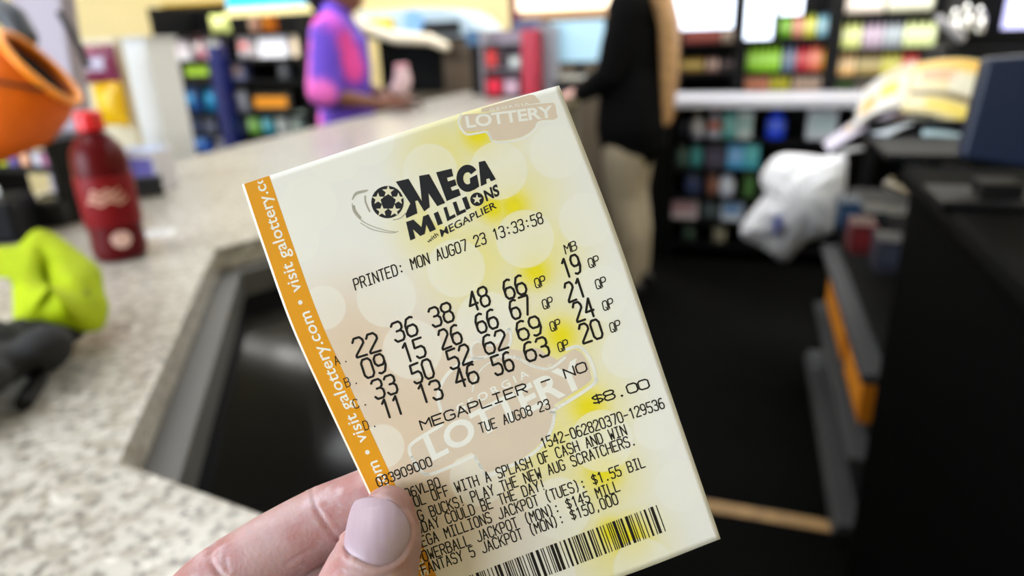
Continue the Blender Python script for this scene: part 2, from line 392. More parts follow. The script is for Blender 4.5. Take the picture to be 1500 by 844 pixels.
# thermal printer stroke letters on a 4 x 6 cell
G = {
 '0': ['0.9,0 0,1 0,5 0.9,6 3.1,6 4,5 4,1 3.1,0 0.9,0'], '1': ['0.8,4.8 2.3,6 2.3,0'], '2': ['0,4.8 0.9,6 3.1,6 4,5 4,4 0,0.6 0,0 4,0'],
 '3': ['0,5.2 0.8,6 3.2,6 4,5.2 4,3.9 3.1,3.2 1.5,3.2', '3.1,3.2 4,2.4 4,0.9 3.2,0 0.8,0 0,0.9'], '4': ['3,0 3,6 0,2 4,2'],
 '5': ['4,6 0.3,6 0.1,3.4 3,3.5 4,2.6 4,1 3.1,0 0.8,0 0,0.8'], '6': ['3.5,5.6 2.6,6 1,5.6 0,3.8 0,1 0.9,0 3.1,0 4,1 4,2.4 3.1,3.4 0.9,3.4 0,2.4'],
 '7': ['0,6 4,6 4,5.2 1.6,0'], '8': ['0.9,3.3 0,4.2 0,5.2 0.9,6 3.1,6 4,5.2 4,4.2 3.1,3.3 0.9,3.3 0,2.3 0,0.9 0.9,0 3.1,0 4,0.9 4,2.3 3.1,3.3'],
 '9': ['0.5,0.4 1.4,0 3,0.4 4,2.2 4,5 3.1,6 0.9,6 0,5 0,3.6 0.9,2.6 3.1,2.6 4,3.6'],
 'A': ['0,0 2,6 4,0', '0.8,2.2 3.2,2.2'], 'B': ['0,0 0,6 2.9,6 3.8,5.2 3.8,4 2.9,3.2 0,3.2', '2.9,3.2 4,2.3 4,0.9 3,0 0,0'],
 'C': ['4,5 3.1,6 1,6 0,5 0,1 1,0 3.1,0 4,1'], 'D': ['0,0 0,6 2.8,6 4,4.8 4,1.2 2.8,0 0,0'], 'E': ['4,6 0,6 0,0 4,0', '0,3.1 3.2,3.1'],
 'F': ['4,6 0,6 0,0', '0,3.1 3.2,3.1'], 'G': ['4,5 3.1,6 1,6 0,5 0,1 1,0 3,0 4,0.8 4,2.8 2.4,2.8'], 'H': ['0,0 0,6', '4,0 4,6', '0,3.1 4,3.1'],
 'I': ['0.5,0 3.5,0', '0.5,6 3.5,6', '2,0 2,6'], 'J': ['4,6 4,1 3,0 1,0 0,1'], 'K': ['0,0 0,6', '4,6 0,2.6', '1.3,3.6 4,0'], 'L': ['0,6 0,0 4,0'],
 'M': ['0,0 0,6 2,3 4,6 4,0'], 'N': ['0,0 0,6 4,0 4,6'], 'O': ['0.9,0 0,1 0,5 0.9,6 3.1,6 4,5 4,1 3.1,0 0.9,0'], 'P': ['0,0 0,6 3,6 4,5.1 4,3.7 3,2.8 0,2.8'],
 'Q': ['0.9,0 0,1 0,5 0.9,6 3.1,6 4,5 4,1 3.1,0 0.9,0', '2.2,1.8 4,-0.4'], 'R': ['0,0 0,6 3,6 4,5.1 4,3.8 3,3 0,3', '2,3 4,0'],
 'S': ['4,5.1 3.1,6 0.9,6 0,5.1 0,4 0.9,3.2 3.1,2.9 4,2.1 4,0.9 3.1,0 0.9,0 0,0.9'], 'T': ['0,6 4,6', '2,6 2,0'], 'U': ['0,6 0,1 1,0 3,0 4,1 4,6'],
 'V': ['0,6 2,0 4,6'], 'W': ['0,6 0.8,0 2,3.4 3.2,0 4,6'], 'Y': ['0,6 2,3 4,6', '2,3 2,0'], '$': ['4,4.7 3.1,5.3 0.9,5.3 0,4.5 0.9,3.2 3.1,2.8 4,1.7 3.1,0.7 0.9,0.7 0,1.3', '2,6.2 2,-0.2'],
 '.': ['1.8,0 2.2,0 2.2,0.4 1.8,0.4 1.8,0'], ',': ['2.3,0.6 1.7,-0.8'], ':': ['1.8,0.9 2.2,0.9 2.2,1.3 1.8,1.3 1.8,0.9', '1.8,3.9 2.2,3.9 2.2,4.3 1.8,4.3 1.8,3.9'],
 '-': ['0.2,3 3.8,3'], '(': ['3,6.6 1.8,5 1.8,1 3,-0.6'], ')': ['1,6.6 2.2,5 2.2,1 1,-0.6'], '!': ['2,6 2,1.6', '2,0.1 2,0.4'], ' ': []}
G = {k: [[tuple(map(float, p.split(','))) for p in s.split()] for s in v] for k, v in G.items()}
def ribbon(mb, pts, wd, up):                                # a stroke of width wd lying on the sheet
    fine = [pts[0]]
    for a, b in zip(pts, pts[1:]):
        k = max(1, math.ceil((Vector(b) - Vector(a)).length / 11)); fine += [tuple(Vector(a).lerp(Vector(b), j / k)) for j in range(1, k + 1)]
    pts = fine
    for i in range(len(pts) - 1):
        p, q = Vector(pts[i]), Vector(pts[i + 1]); t = q - p
        if t.length < 1e-6: continue
        t.normalize(); nn = Vector((-t.y, t.x)) * wd / 2; e = t * wd * .36; h = nn * .55
        poly = [p - e + h, p + nn, q + nn, q + e + h, q + e - h, q - nn, p - nn, p - e - h]
        mb.add([lift(v.x, v.y, up) for v in poly], [tuple(range(8))])
def strokes(mb, text, p0, p1, upv, wd, cw=.72, up=UP3):
    """text from the foot of its first sign to the foot of its last sign's right side; upv = the height of a sign"""
    p0, p1, upv = Vector(p0), Vector(p1), Vector(upv); n = len(text)
    adv = (p1 - p0) / (n - 1 + cw)
    for i, ch in enumerate(text):
        o = p0 + adv * i
        for s in G[ch]: ribbon(mb, [o + adv * (cw * x / 4) + upv * (y / 6) for x, y in s], wd, up)
def line(name, text, p0, p1, upv, wd=1.95, cw=.72):
    mb = MB(); strokes(mb, text, p0, p1, upv, wd, cw); return mb.build(name, m_ink, tk)
line('print_date_line', 'PRINTED: MON AUG07 23 13:33:58', (521, 425), (796, 326.5), (-4, -15.5))
ROWS = [
 [('22', (523, 524), (558, 513.5)), ('36', (580, 502), (613, 489)), ('38', (635, 480), (666, 469)), ('48', (691, 457.5), (719, 445.5)), ('66', (743, 439), (772.5, 428.5)), ('19', (828, 408), (853, 398.7))],
 [('09', (536, 555), (568, 544)), ('15', (594, 532), (625, 521)), ('26', (649, 512.4), (678, 501)), ('66', (702, 489), (731, 478.5)), ('67', (752, 468.5), (780, 459)), ('21', (834, 443), (859, 433))],
 [('33', (551, 585.5), (583.5, 574.6)), ('50', (608, 563), (637, 551.5)), ('52', (661, 542), (692, 530)), ('62', (713, 520), (745, 509)), ('69', (762, 499.5), (795.5, 489)), ('24', (846, 472), (872.5, 462.6))],
 [('11', (564, 614), (592.5, 605)), ('13', (617, 591.5), (650, 583)), ('46', (671, 569.5), (702.5, 558.5)), ('56', (726.5, 550.5), (754, 541)), ('63', (773, 530.5), (806, 519.5)), ('20', (855, 503.5), (884, 493.6))]]
QP = [[((785.5, 422.5), (800, 416.5)), ((864, 393), (878.5, 387))], [((796.8, 453.5), (811, 447.5)), ((874.5, 424), (889, 418))],
      [((808, 486), (822, 480)), ((885, 455.5), (899.5, 449.5))], [((819.5, 516), (833.5, 510)), ((895.5, 487.5), (910, 481.5))]]
LET = [('A.', (492, 535.5), (510, 529)), ('B.', (507.5, 567.5), (525, 561)), ('C.', (520, 599), (538.5, 592.5)), ('D.', (535, 630.5), (552, 624))]
for r in range(4):
    mb = MB()
    for t, p, q in ROWS[r]: strokes(mb, t, p, q, (-8.6, -26.5), 3.5, .74)
    for p, q in QP[r]: strokes(mb, 'QP', p, q, (-3.4, -13), 1.7, .78)
    strokes(mb, *LET[r], (-4.2, -12.5), 1.4, .55)
    mb.build('number_row', m_ink, tk)
line('column_heading', 'MB', (829, 372.3), (845.5, 365.5), (-3.2, -13), 1.7, .8)
line('option_line', 'MEGAPLIER - NO', (618.5, 630), (860.5, 543), (-4.2, -13), 2.3, .8)
line('draw_date_line', 'TUE AUG08 23', (704.5, 634.7), (806, 598.5), (-4, -13.8))
line('price', '$8.00', (870.5, 593), (952, 567.5), (-4.3, -12.5), 2.3, .86)
line('serial_number', '1542-062820370-129536', (795.5, 657.5), (974, 597.5), (-5, -14.5))
line('machine_number', '033909000', (554.5, 713.5), (633.5, 681.8), (-4.6, -12.5))
line('code_line', '06VLBO', (596, 731), (645.5, 713), (-4.6, -13.6))
U = (-5.0, -14.6)
line('message_line', 'COOL OFF WITH A SPLASH OF CASH AND WIN', (592, 748.5), (918.6, 636.7), U)
line('message_line', 'BIG BUCKS! PLAY THE NEW AUG SCRATCHERS.', (598, 769.5), (932, 651), U)
line('message_line', 'TODAY COULD BE THE DAY!', (604, 786), (800, 716.4), U)
line('jackpot_line', 'MEGA MILLIONS JACKPOT (TUES): $1.55 BIL', (611, 804.5), (945.5, 683.8), U)
line('jackpot_line', 'POWERBALL JACKPOT (MON): $145 MILL', (613, 826), (908.5, 718.8), U)
line('jackpot_line', 'FANTASY 5 JACKPOT (MON): $150,000', (620.7, 842.5), (906, 738), U)
# barcode
rb = random.Random(3); mb = MB(); tl, tr, hv = Vector((601, 876)), Vector((961.6, 740)), Vector((14, 38.5))
x = 0.0; L = (tr - tl).length; d = (tr - tl) / L
pat = []
while x < L - 2:
    wd = rb.choice([1.5, 1.5, 1.5, 3.1, 4.6, 1.6]); pat.append((x, wd)); x += wd + rb.choice([1.5, 1.6, 3.0, 1.5, 4.2])
for x, wd in pat:
    x = L - x - wd; a, b = tl + d * x, tl + d * (x + wd); k = 1.0
    mb.add([lift(p.x, p.y, UP3) for h in range(6) for p in (a + hv * (h / 5), b + hv * (h / 5))], [(2 * h, 2 * h + 1, 2 * h + 3, 2 * h + 2) for h in range(5)])
mb.build('barcode', m_ink, tk)

# solid lettering from the built-in outline font
def glyphs(text, spacing=1.0, bold=0.0):
    c = bpy.data.curves.new('t', 'FONT'); c.body = text; c.size = 1; c.space_character = spacing; c.offset = bold; c.resolution_u = 4; c.fill_mode = 'FRONT'
    o = bpy.data.objects.new('t', c); COL.objects.link(o); dg = bpy.context.evaluated_depsgraph_get(); dg.update()
    me = bpy.data.meshes.new_from_object(o.evaluated_get(dg))
    vs = [(v.co.x, v.co.y) for v in me.vertices]; fs = [tuple(p.vertices) for p in me.polygons]
    bpy.data.objects.remove(o); bpy.data.curves.remove(c); bpy.data.meshes.remove(me); return vs, fs
def lay(mb, pts, faces, up, cell=7.0):
    """a flat figure cut into small pieces so that it follows the bent sheet"""
    bm = bmesh.new(); vs = [bm.verts.new((x, y, 0)) for x, y in pts]
    for f in faces:
        try: bm.faces.new([vs[i] for i in f])
        except ValueError: pass
    bmesh.ops.triangulate(bm, faces=bm.faces)
    for _ in range(7):
        ed = [e for e in bm.edges if e.calc_length() > cell]
        if not ed: break
        bmesh.ops.subdivide_edges(bm, edges=ed, cuts=1); bmesh.ops.triangulate(bm, faces=bm.faces)
    bm.verts.index_update()
    mb.add([lift(v.co.x, v.co.y, up) for v in bm.verts], [tuple(v.index for v in f.verts) for f in bm.faces]); bm.free()
def fit(mb, text, quad, up, bold=0.0, spacing=1.0, outline=0.0):
    """letters stretched into a quad: bottom left, bottom right, top right, top left (pixels of the sheet)"""
    vs, fs = glyphs(text, spacing, bold)
    x0, x1 = min(v[0] for v in vs), max(v[0] for v in vs); y0, y1 = min(v[1] for v in vs), max(v[1] for v in vs)
    bl, br, tr, tl = [Vector(p) for p in quad]; o = []
    for x, y in vs:
        s, t = (x - x0) / (x1 - x0), (y - y0) / (y1 - y0); p = bl.lerp(br, s).lerp(tl.lerp(tr, s), t); o.append((p.x, p.y))
    lay(mb, o, fs, up)
def flat(mb, pts, up): 
    from mathutils.geometry import tessellate_polygon
    tr = tessellate_polygon([[Vector((*p, 0)) for p in pts]])
    lay(mb, pts, [tuple(t) for t in tr], up)
def outline(mb, pts, wd, up, closed=True):
    q = list(pts) + ([pts[0]] if closed else []); ribbon(mb, q, wd, up)
def curve(pts, n=6, closed=True):
    r = []; N = len(pts)
    for i in range(N if closed else N - 1):
        g = lambda k: Vector(pts[k % N]) if closed else Vector(pts[max(0, min(N - 1, k))])
        p0, p1, p2, p3 = g(i - 1), g(i), g(i + 1), g(i + 2)
        for k in range(n):
            t = k / n; r.append(tuple(.5 * (2 * p1 + (p2 - p0) * t + (2 * p0 - 5 * p1 + 4 * p2 - p3) * t * t + (3 * p1 - p0 - 3 * p2 + p3) * t**3)))
    if not closed: r.append(tuple(pts[-1]))
    return r
# strip lettering, running up the orange strip
mb = MB()
vs, fs = glyphs('visit galottery.com', 1.02, .012)
x0, x1 = min(v[0] for v in vs), max(v[0] for v in vs)
def strip_pt(s, h): p = sheet(.068 - h * .052, s); return lift(p[0], p[1], UP2)
for va, vb in ((.573, .290), (.247, -.036), (.899, .616)):
    Lq = (va - vb); vv, ok = [], []
    for x, y in vs:
        t = va - Lq * (x - x0) / (x1 - x0); vv.append((t, y)); 
    good = [f for f in fs if all(.001 < vv[i][0] < .999 for i in f)]
    mb.add([strip_pt(max(0, min(1, t)), y) for t, y in vv], good)
for t in (.269, .595):
    c = sheet(.051, t); flat(mb, [(c[0] + 3.4 * math.cos(a), c[1] + 3.4 * math.sin(a)) for a in [k * math.pi / 6 for k in range(12)]], UP2)
mb.build('strip_lettering', m_wink, tk, label='white web address lettering on the orange strip')

# peach emblem with the LOTTERY band, lower middle
em = MB(); ol = MB(); lt = MB()
peach = curve([(650, 605), (645, 580), (655, 553), (680, 534), (706, 526), (726, 520), (745, 515), (765, 522), (788, 535), (806, 540), (812, 585), (809, 618), (798, 642), (770, 668), (740, 682), (712, 692), (700, 680), (690, 662), (668, 640)], 5)
band = curve([(612, 676), (602, 658), (608, 644), (650, 625), (740, 582), (828, 519), (846, 514), (858, 526), (865, 548), (860, 562), (800, 600), (740, 634), (690, 663), (637, 686), (620, 688)], 4)
flat(em, peach, UP1); flat(em, band, UP1 + .000006)
leaf1 = curve([(695, 525), (690, 510), (700, 500), (722, 506), (738, 490), (746, 482), (748, 500), (740, 514), (722, 520)], 4)
flat(em, leaf1, UP1 + .00001)
leaf2 = curve([(745, 512), (765, 514), (785, 510), (802, 520), (815, 528), (798, 536), (775, 534), (758, 526)], 4); flat(em, leaf2, UP1 + .000012)
em.build('peach_emblem', m_pink, tk, label='pinkish peach emblem with a LOTTERY band')
shell = [(646, 602), (642, 578), (654, 550), (680, 530), (706, 524)]
outline(ol, curve(shell, 5, False), 5, UP2, False)
outline(ol, curve([(806, 604), (812, 606), (808, 628), (796, 650), (770, 672), (740, 686), (714, 697), (704, 684), (694, 668)], 5, False), 5, UP2, False)
outline(ol, curve([(694, 668), (640, 692), (622, 694), (610, 682), (600, 662), (606, 648), (648, 622)], 5, False), 5, UP2, False)
outline(ol, curve([(806, 604), (866, 566), (872, 550), (862, 522), (848, 508), (830, 512)], 5, False), 5, UP2, False)
outline(ol, leaf1, 4, UP2); outline(ol, curve([(728, 522), (756, 524), (780, 536), (805, 540), (828, 524)], 5, False), 4, UP2, False)
outline(ol, curve([(726, 527), (708, 538), (696, 556), (692, 574)], 5, False), 2, UP2, False)
fit(lt, 'LOTTERY', [(634, 676), (862, 563), (845, 524), (619, 641)], UP2 + .000006, .03)
fit(lt, 'GEORGIA', [(672, 606), (776, 551), (771, 541), (666, 595)], UP2 + .000006, .02, 1.5)
ol.build('emblem_outline', m_wink, tk); lt.build('emblem_lettering', m_wink, tk)
# the same emblem cut off by the upper edge
em = MB(); ol = MB(); lt = MB()
b2 = curve([(677, 170), (676, 185), (684, 193), (715, 190), (760, 182), (812, 175), (815, 165), (812, 152), (803, 151), (760, 156), (715, 165), (688, 167)], 4)
flat(em, b2, UP1); flat(em, [(705, 164.5), (705, 159), (740, 149), (775, 139), (782, 139), (792, 150), (770, 154), (735, 161)], UP1 + .000008)
flat(em, curve([(716, 189), (722, 204), (740, 205), (765, 200), (780, 190), (786, 179), (750, 180)], 4), UP1 + .000004)
em.build('peach_emblem', m_pink, tk, label='pinkish LOTTERY emblem cut off by the top edge')
outline(ol, curve([(676, 168), (672, 180), (682, 196), (700, 195), (712, 193), (718, 200), (722, 207), (742, 208), (766, 203), (783, 191), (790, 179), (814, 177)], 4, False), 3.4, UP2, False)
fit(lt, 'LOTTERY', [(684, 188), (812, 172), (809, 154), (681, 170)], UP2 + .000006, .03)
fit(lt, 'GEORGIA', [(718, 163.5), (776, 153), (774.5, 149.5), (717, 159)], UP2 + .000006, .01, 1.4)
ol.build('emblem_outline', m_wink, tk); lt.build('emblem_lettering', m_wink, tk)

# game logo
z = lambda x, y: (505 + x * .17778, 220 + y * .17778)
lg = MB(); m_logo = mat('black logo ink', (36, 37, 44), .5, spec=.25); k_up = UP3
def zp(s): return [z(*map(float, p.split(','))) for p in s.split()]
flat(lg, zp('420,260 525,235 635,420 612,212 695,197 828,435 762,462 690,355 700,470 655,505 600,415 580,420 598,520 508,562 500,528 540,440'), k_up)   # M
flat(lg, zp('752,183 880,152 894,215 842,228 850,258 908,240 922,288 872,308 884,335 938,318 956,372 840,420'), k_up)  # E
gc, gout, gin = (1012, 232), [], []
for k in range(33):
    a = R_(-38 - k * (360 - 66) / 32); gout.append((gc[0] + 92 * math.cos(a) - 12 * math.sin(a) * 0, gc[1] - 0 + 112 * math.sin(a))); gin.append((gc[0] + 36 * math.cos(a), gc[1] + 50 * math.sin(a)))
for k in range(32): flat(lg, [z(*gout[k]), z(*gout[k + 1]), z(*gin[k + 1]), z(*gin[k])], k_up)
flat(lg, zp('1030,232 1090,200 1108,300 1062,330 1050,275 1034,280'), k_up)
flat(lg, zp('1103,98 1155,87 1245,240 1205,258 1190,232 1165,240 1170,275 1122,298'), k_up)  # A
flat(lg, zp('505,592 565,572 632,634 645,546 690,528 752,652 702,676 672,614 660,690 622,708 562,652 582,726 540,745'), k_up)
fit(lg, 'I', [z(768, 622), z(808, 605), z(768, 505), z(732, 522)], k_up)
fit(lg, 'L', [z(845, 587), z(915, 550), z(880, 450), z(812, 475)], k_up, .05)
fit(lg, 'L', [z(925, 543), z(1000, 508), z(965, 405), z(888, 432)], k_up, .05)
fit(lg, 'I', [z(1000, 495), z(1037, 478), z(1002, 380), z(965, 396)], k_up)
fit(lg, 'NS', [z(1168, 425), z(1280, 372), z(1255, 275), z(1140, 335)], k_up, .035)
fit(lg, 'MEGAPLIER', [z(797, 718), z(1255, 475), z(1235, 420), z(780, 655)], k_up, .012)
fit(lg, 'with', [z(688, 770), z(775, 705), z(752, 672), z(672, 742)], k_up, .01)
def ringed(c, r, n=28): return [z(c[0] + r * math.cos(2 * math.pi * k / n), c[1] + r * math.sin(2 * math.pi * k / n)) for k in range(n)]
def star(c, r, rot): return [z(c[0] + (r if k % 2 == 0 else r * .42) * math.sin(rot + k * math.pi / 5), c[1] - (r if k % 2 == 0 else r * .42) * math.cos(rot + k * math.pi / 5)) for k in range(10)]
flat(lg, ringed((352, 428), 134), k_up - .000005); flat(lg, ringed((1090, 405), 56), k_up)
lg.build('logo_lettering', m_logo, tk, label='black game logo with a starred ball')
ls = MB(); m_star = mat('cream logo stars', (232, 226, 198), .45)
for k in range(5):
    a = R_(18 + 72 * k); flat(ls, star((358 + 88 * math.cos(a) , 428 - 88 * math.sin(a)), 52, R_(72) - a + R_(18)), k_up + .000006)
flat(ls, star((1090, 405), 42, 0), k_up + .000006)
ls.build('logo_stars', m_star, tk)
lh = MB(); m_grey = mat('grey halftone ink', (176, 172, 160), .5)
flat(lh, curve(zp('60,400 90,345 190,325 175,345 100,368 66,410'), 3), UP2)
for s, wd in (('62,440 70,500 120,565 210,620 330,660 420,675', 1.2), ('75,460 88,505 130,558', 3.2), ('168,378 172,430 205,505', 2.6), ('130,600 230,655 380,682 440,670', 1.2), ('400,575 460,560 500,520', 1.5)):
    outline(lh, curve(zp(s), 4, False), wd, UP2, False)
lh.build('logo_swoosh', m_grey, tk)
# ------------------------------------------------------------------ the hand holding the ticket
def skin_mat(name, base, red, pale, sss=.5):
    M = bpy.data.materials.new(name); M.use_nodes = True; q = NB(M)
    tc = q.n('ShaderNodeTexCoord').outputs['Object']
    def nz(sc, det, lo, hi):
        n = q.n('ShaderNodeTexNoise'); q.l(tc, n.inputs['Vector']); n.inputs['Scale'].default_value = sc; n.inputs['Detail'].default_value = det
        r = q.n('ShaderNodeMapRange', interpolation_type='SMOOTHSTEP'); q.l(n.outputs['Fac'], r.inputs[0]); r.inputs[1].default_value = lo; r.inputs[2].default_value = hi; return r.outputs[0], n
    c = q.mix(nz(70, 3, .4, .7)[0], base, red); c = q.mix(nz(160, 4, .5, .75)[0], c, pale)
    q.l(c, q.b.inputs['Base Color']); q.b.inputs['Roughness'].default_value = .42
    q.b.inputs['Subsurface Weight'].default_value = sss; q.b.inputs['Subsurface Scale'].default_value = .008; q.b.inputs['Subsurface Radius'].default_value = (1, .28, .14)
    n = q.n('ShaderNodeTexNoise'); q.l(tc, n.inputs['Vector']); n.inputs['Scale'].default_value = 1400; n.inputs['Detail'].default_value = 3
    v = q.n('ShaderNodeTexVoronoi'); q.l(tc, v.inputs['Vector']); v.inputs['Scale'].default_value = 900
    b = q.n('ShaderNodeBump'); b.inputs['Strength'].default_value = .12; b.inputs['Distance'].default_value = .0006
    q.l(q.math('ADD', n.outputs['Fac'], v.outputs['Distance']), b.inputs['Height']); q.l(b.outputs[0], q.b.inputs['Normal'])
    return M
m_skin = skin_mat('pale hand skin', (176, 142, 142), (162, 108, 106), (186, 158, 163))
def P(x, y, d): return at_d(x, y, d)
td = tdepth
hand = thing('holding_hand', 'left hand of a person pinching the lottery ticket between thumb and index finger', 'hand', P(400, 1250, .165))
hm = MB()
def finger(pts, flat=1.0, fd=None):
    hm.tube([P(x, y, d) for x, y, d, r in pts], [r for *_, r in pts], 28, flat, fd)
dT = td(575, 770)
toward = -FWD
# thumb: pad on the front of the sheet
thumb = [(569, 751, dT - .0066, .0070), (568, 765, dT - .0078, .0086), (564, 784, dT - .0088, .0097), (557, 806, dT - .0095, .0104), (546, 838, dT - .0108, .0118),
         (530, 880, dT - .0118, .0126), (508, 930, dT - .0120, .0128), (478, 995, dT - .0118, .0122), (445, 1070, dT - .011, .0112), (410, 1160, dT - .009, .0130), (370, 1260, dT - .005, .0165), (330, 1370, dT, .020), (300, 1450, dT + .002, .021)]
hm.tube([P(x, y, d) for x, y, d, r in thumb], [r for *_, r in thumb], 32, .84, toward)
dI = td(560, 720)
index = [(640, 692, dI + .0085, .0070), (610, 704, dI + .0090, .0083), (570, 722, dI + .0098, .0092), (520, 745, dI + .0102, .0097), (478, 762, dI + .0102, .0099), (440, 783, dI + .0098, .0102), (395, 808, dI + .0092, .0103),
         (350, 836, dI + .0085, .0104), (312, 864, dI + .0078, .0107), (270, 905, dI + .007, .0106), (235, 965, dI + .006, .0104), (212, 1040, dI + .005, .0110), (205, 1120, dI + .004, .0122), (215, 1200, dI + .004, .0130)]
finger(index, .95, toward)
middle = [(560, 838, dI + .013, .0075), (520, 850, dI + .0145, .0088), (470, 866, dI + .015, .0098), (410, 900, dI + .0148, .0102), (345, 945, dI + .0155, .0106), (295, 985, dI + .016, .0108), (268, 1050, dI + .016, .0106), (252, 1130, dI + .015, .0112), (250, 1230, dI + .013, .0128)]
finger(middle, .95, toward)
ring = [(530, 965, dI + .016, .0072), (480, 975, dI + .018, .0084), (420, 995, dI + .021, .0094), (350, 1035, dI + .0235, .0100), (312, 1085, dI + .024, .0102), (298, 1160, dI + .023, .0102), (296, 1260, dI + .020, .0122)]
finger(ring, .95, toward)
pinky = [(490, 1085, dI + .018, .0062), (445, 1092, dI + .021, .0074), (395, 1108, dI + .0255, .0082), (352, 1150, dI + .028, .0087), (345, 1220, dI + .028, .0090), (345, 1300, dI + .025, .0110)]
finger(pinky, .95, toward)
wr = P(330, 1640, dI + .006)
for (x, y, d, r) in (index[-1], middle[-1], ring[-1], pinky[-1]):
    hm.tube([P(x, y, d), P(x, y, d).lerp(wr, .5), wr], [r, r * 1.25, .019], 20)
hm.tube([P(300, 1450, dT + .002), wr], [.020, .022], 20)
hm.tube([P(270, 1330, dI + .010), P(345, 1380, dI + .016)], [.015, .016], 20)
el = Vector((-.16, -.16, .86))
hm.tube([wr, wr.lerp(el, .25), wr.lerp(el, .6), wr.lerp(el, .8)], [.024, .027, .034, .036], 24)
hb = organic(hm, 'skin', m_skin, hand, voxel=.00065, smooth=8)
inv = chain(hand)
# nail bed, nail folds and finger creases pressed into the skin
NAIL = [(524, 733), (545, 729), (566, 732), (584, 745), (598, 766), (599, 790), (592, 808), (580, 821), (566, 828), (552, 829), (532, 822), (514, 812), (506, 800), (507, 780), (512, 757), (517, 742)]
NC = Vector((552, 780)); NAX = Vector((-.12, -1)).normalized(); NPX = Vector((-NAX.y, NAX.x))
_nt = sorted((math.atan2(y - NC.y, x - NC.x), math.hypot(x - NC.x, y - NC.y)) for x, y in curve(NAIL, 6))
def nail_r(a):
    xs = [t[0] for t in _nt]; ys = [t[1] for t in _nt]
    return float(np.interp(a, [xs[-1] - 2 * math.pi] + xs + [xs[0] + 2 * math.pi], [ys[-1]] + ys + [ys[0]]))
def nail_rho(x, y):
    d = Vector((x, y)) - NC; return d.length / nail_r(math.atan2(d.y, d.x)), d.dot(NPX) / 46, d.dot(NAX) / 48
CREASE = [([(452, 682), (455, 704), (458, 728), (468, 752), (484, 776), (502, 798), (512, 815)], 3.2, .0007), ([(459, 742), (470, 764), (486, 786)], 2.2, .00035),
          ([(312, 797), (306, 815), (314, 832), (328, 848)], 4.5, .0007), ([(338, 800), (330, 818), (334, 838)], 3, .0003),
          ([(500, 838), (535, 846), (570, 842)], 3, .0003), ([(490, 856), (530, 866), (572, 860)], 3.5, .0004), ([(478, 880), (525, 890), (575, 884)], 3.5, .0004), ([(420, 826), (440, 812), (462, 804)], 2.5, .0003)]
CREASE = [(curve(p, 8, False), wd, dp) for p, wd, dp in CREASE]
me = hb.data; co = [inv @ v.co for v in me.vertices]; nn = [v.normal.copy() for v in me.vertices]
rnd = random.Random(5)
for i, v in enumerate(me.vertices):
    if nn[i].dot(FWD) > .1: continue
    x, y = proj(co[i])
    if not (220 < x < 680 and 640 < y < 930): continue
    dep = (co[i] - EYE).dot(FWD); mv = 0.0
    if dep < td(x, y) + .001 or x > 505:
        r, s, t = nail_rho(x, y)
        if r < 1.0 and dep < dT: mv -= .00055 * (1 - r ** 6) + (.0002 if r > .85 else 0)
        elif r < 1.5 and dep < dT:
            k = math.exp(-((r - 1.13) / .10) ** 2); mv += .00045 * k * (1.0 if t < .55 else .25)
            mv -= .00035 * math.exp(-((r - 1.0) / .035) ** 2)
    for p, wd, dp in CREASE:
        dm = min((x - a) ** 2 + (y - b) ** 2 for a, b in p)
        if dm < (4 * wd) ** 2: mv -= dp * math.exp(-dm / wd ** 2) - .3 * dp * math.exp(-dm / (2.4 * wd) ** 2)
    v.co += nn[i] * mv
me.update()
# thumb nail: a curved plate fitted to the thumb's front
bv = BVHTree.FromPolygons(co, [tuple(p.vertices) for p in me.polygons])
A, B = [], []
for i in range(-8, 9):
    for j in range(-8, 9):
        s, t = i / 8, j / 8
        p = NC + NPX * s * 40 + NAX * t * 42
        h = bv.ray_cast(EYE, ray(p.x, p.y).normalized())
        if h[0] is not None:
            dd = (h[0] - EYE).dot(FWD)
            if dd < dT: A.append([1, s, t, s * s, t * t, s * t]); B.append(dd)
cf = np.linalg.lstsq(np.array(A), np.array(B), rcond=None)[0]
def nail_pt(i, j):
    a = 2 * math.pi * i - math.pi; e = max(j, 1e-4)
    p = NC + Vector((math.cos(a), math.sin(a))) * nail_r(a) * e * 1.03
    d = p - NC; ss, tt = d.dot(NPX) / 40, d.dot(NAX) / 42
    dd = float(np.dot(cf, [1, ss, tt, ss * ss, tt * tt, ss * tt])); edge = max(0, (e - .88) / .12)
    return P(p.x, p.y, dd - .00012 - .00018 * (1 - e ** 4) + .000014 * math.sin(ss * 15) + (.0002 * edge if tt < .85 else -.00008))
nm = MB(); nm.grid(nail_pt, 96, 26)
def nail_mat():
    M = bpy.data.materials.new('thumb nail'); M.use_nodes = True; q = NB(M)
    tc = q.n('ShaderNodeTexCoord').outputs['Object']
    mp = q.n('ShaderNodeMapping'); q.l(tc, mp.inputs[0]); mp.inputs['Scale'].default_value = (900, 60, 60)
    n = q.n('ShaderNodeTexNoise'); q.l(mp.outputs[0], n.inputs['Vector']); n.inputs['Scale'].default_value = 1
    c = q.mix(n.outputs['Fac'], (164, 140, 152), (176, 154, 168))
    q.l(c, q.b.inputs['Base Color']); q.b.inputs['Roughness'].default_value = .38; q.b.inputs['Specular IOR Level'].default_value = .4
    return M
nm.build('thumb_nail', nail_mat(), hand, smooth=True, thick=.0004, label='pale glossy thumb nail')
sl = MB(); sl.tube([wr.lerp(el, .42), wr.lerp(el, .6), wr.lerp(el, .8), el], [.042, .046, .048, .052], 28, cap=False)
sl.build('sleeve', mat('dark grey sleeve', (48, 50, 56), .85, var=.1, scale=60, bump=.1), hand, smooth=True)
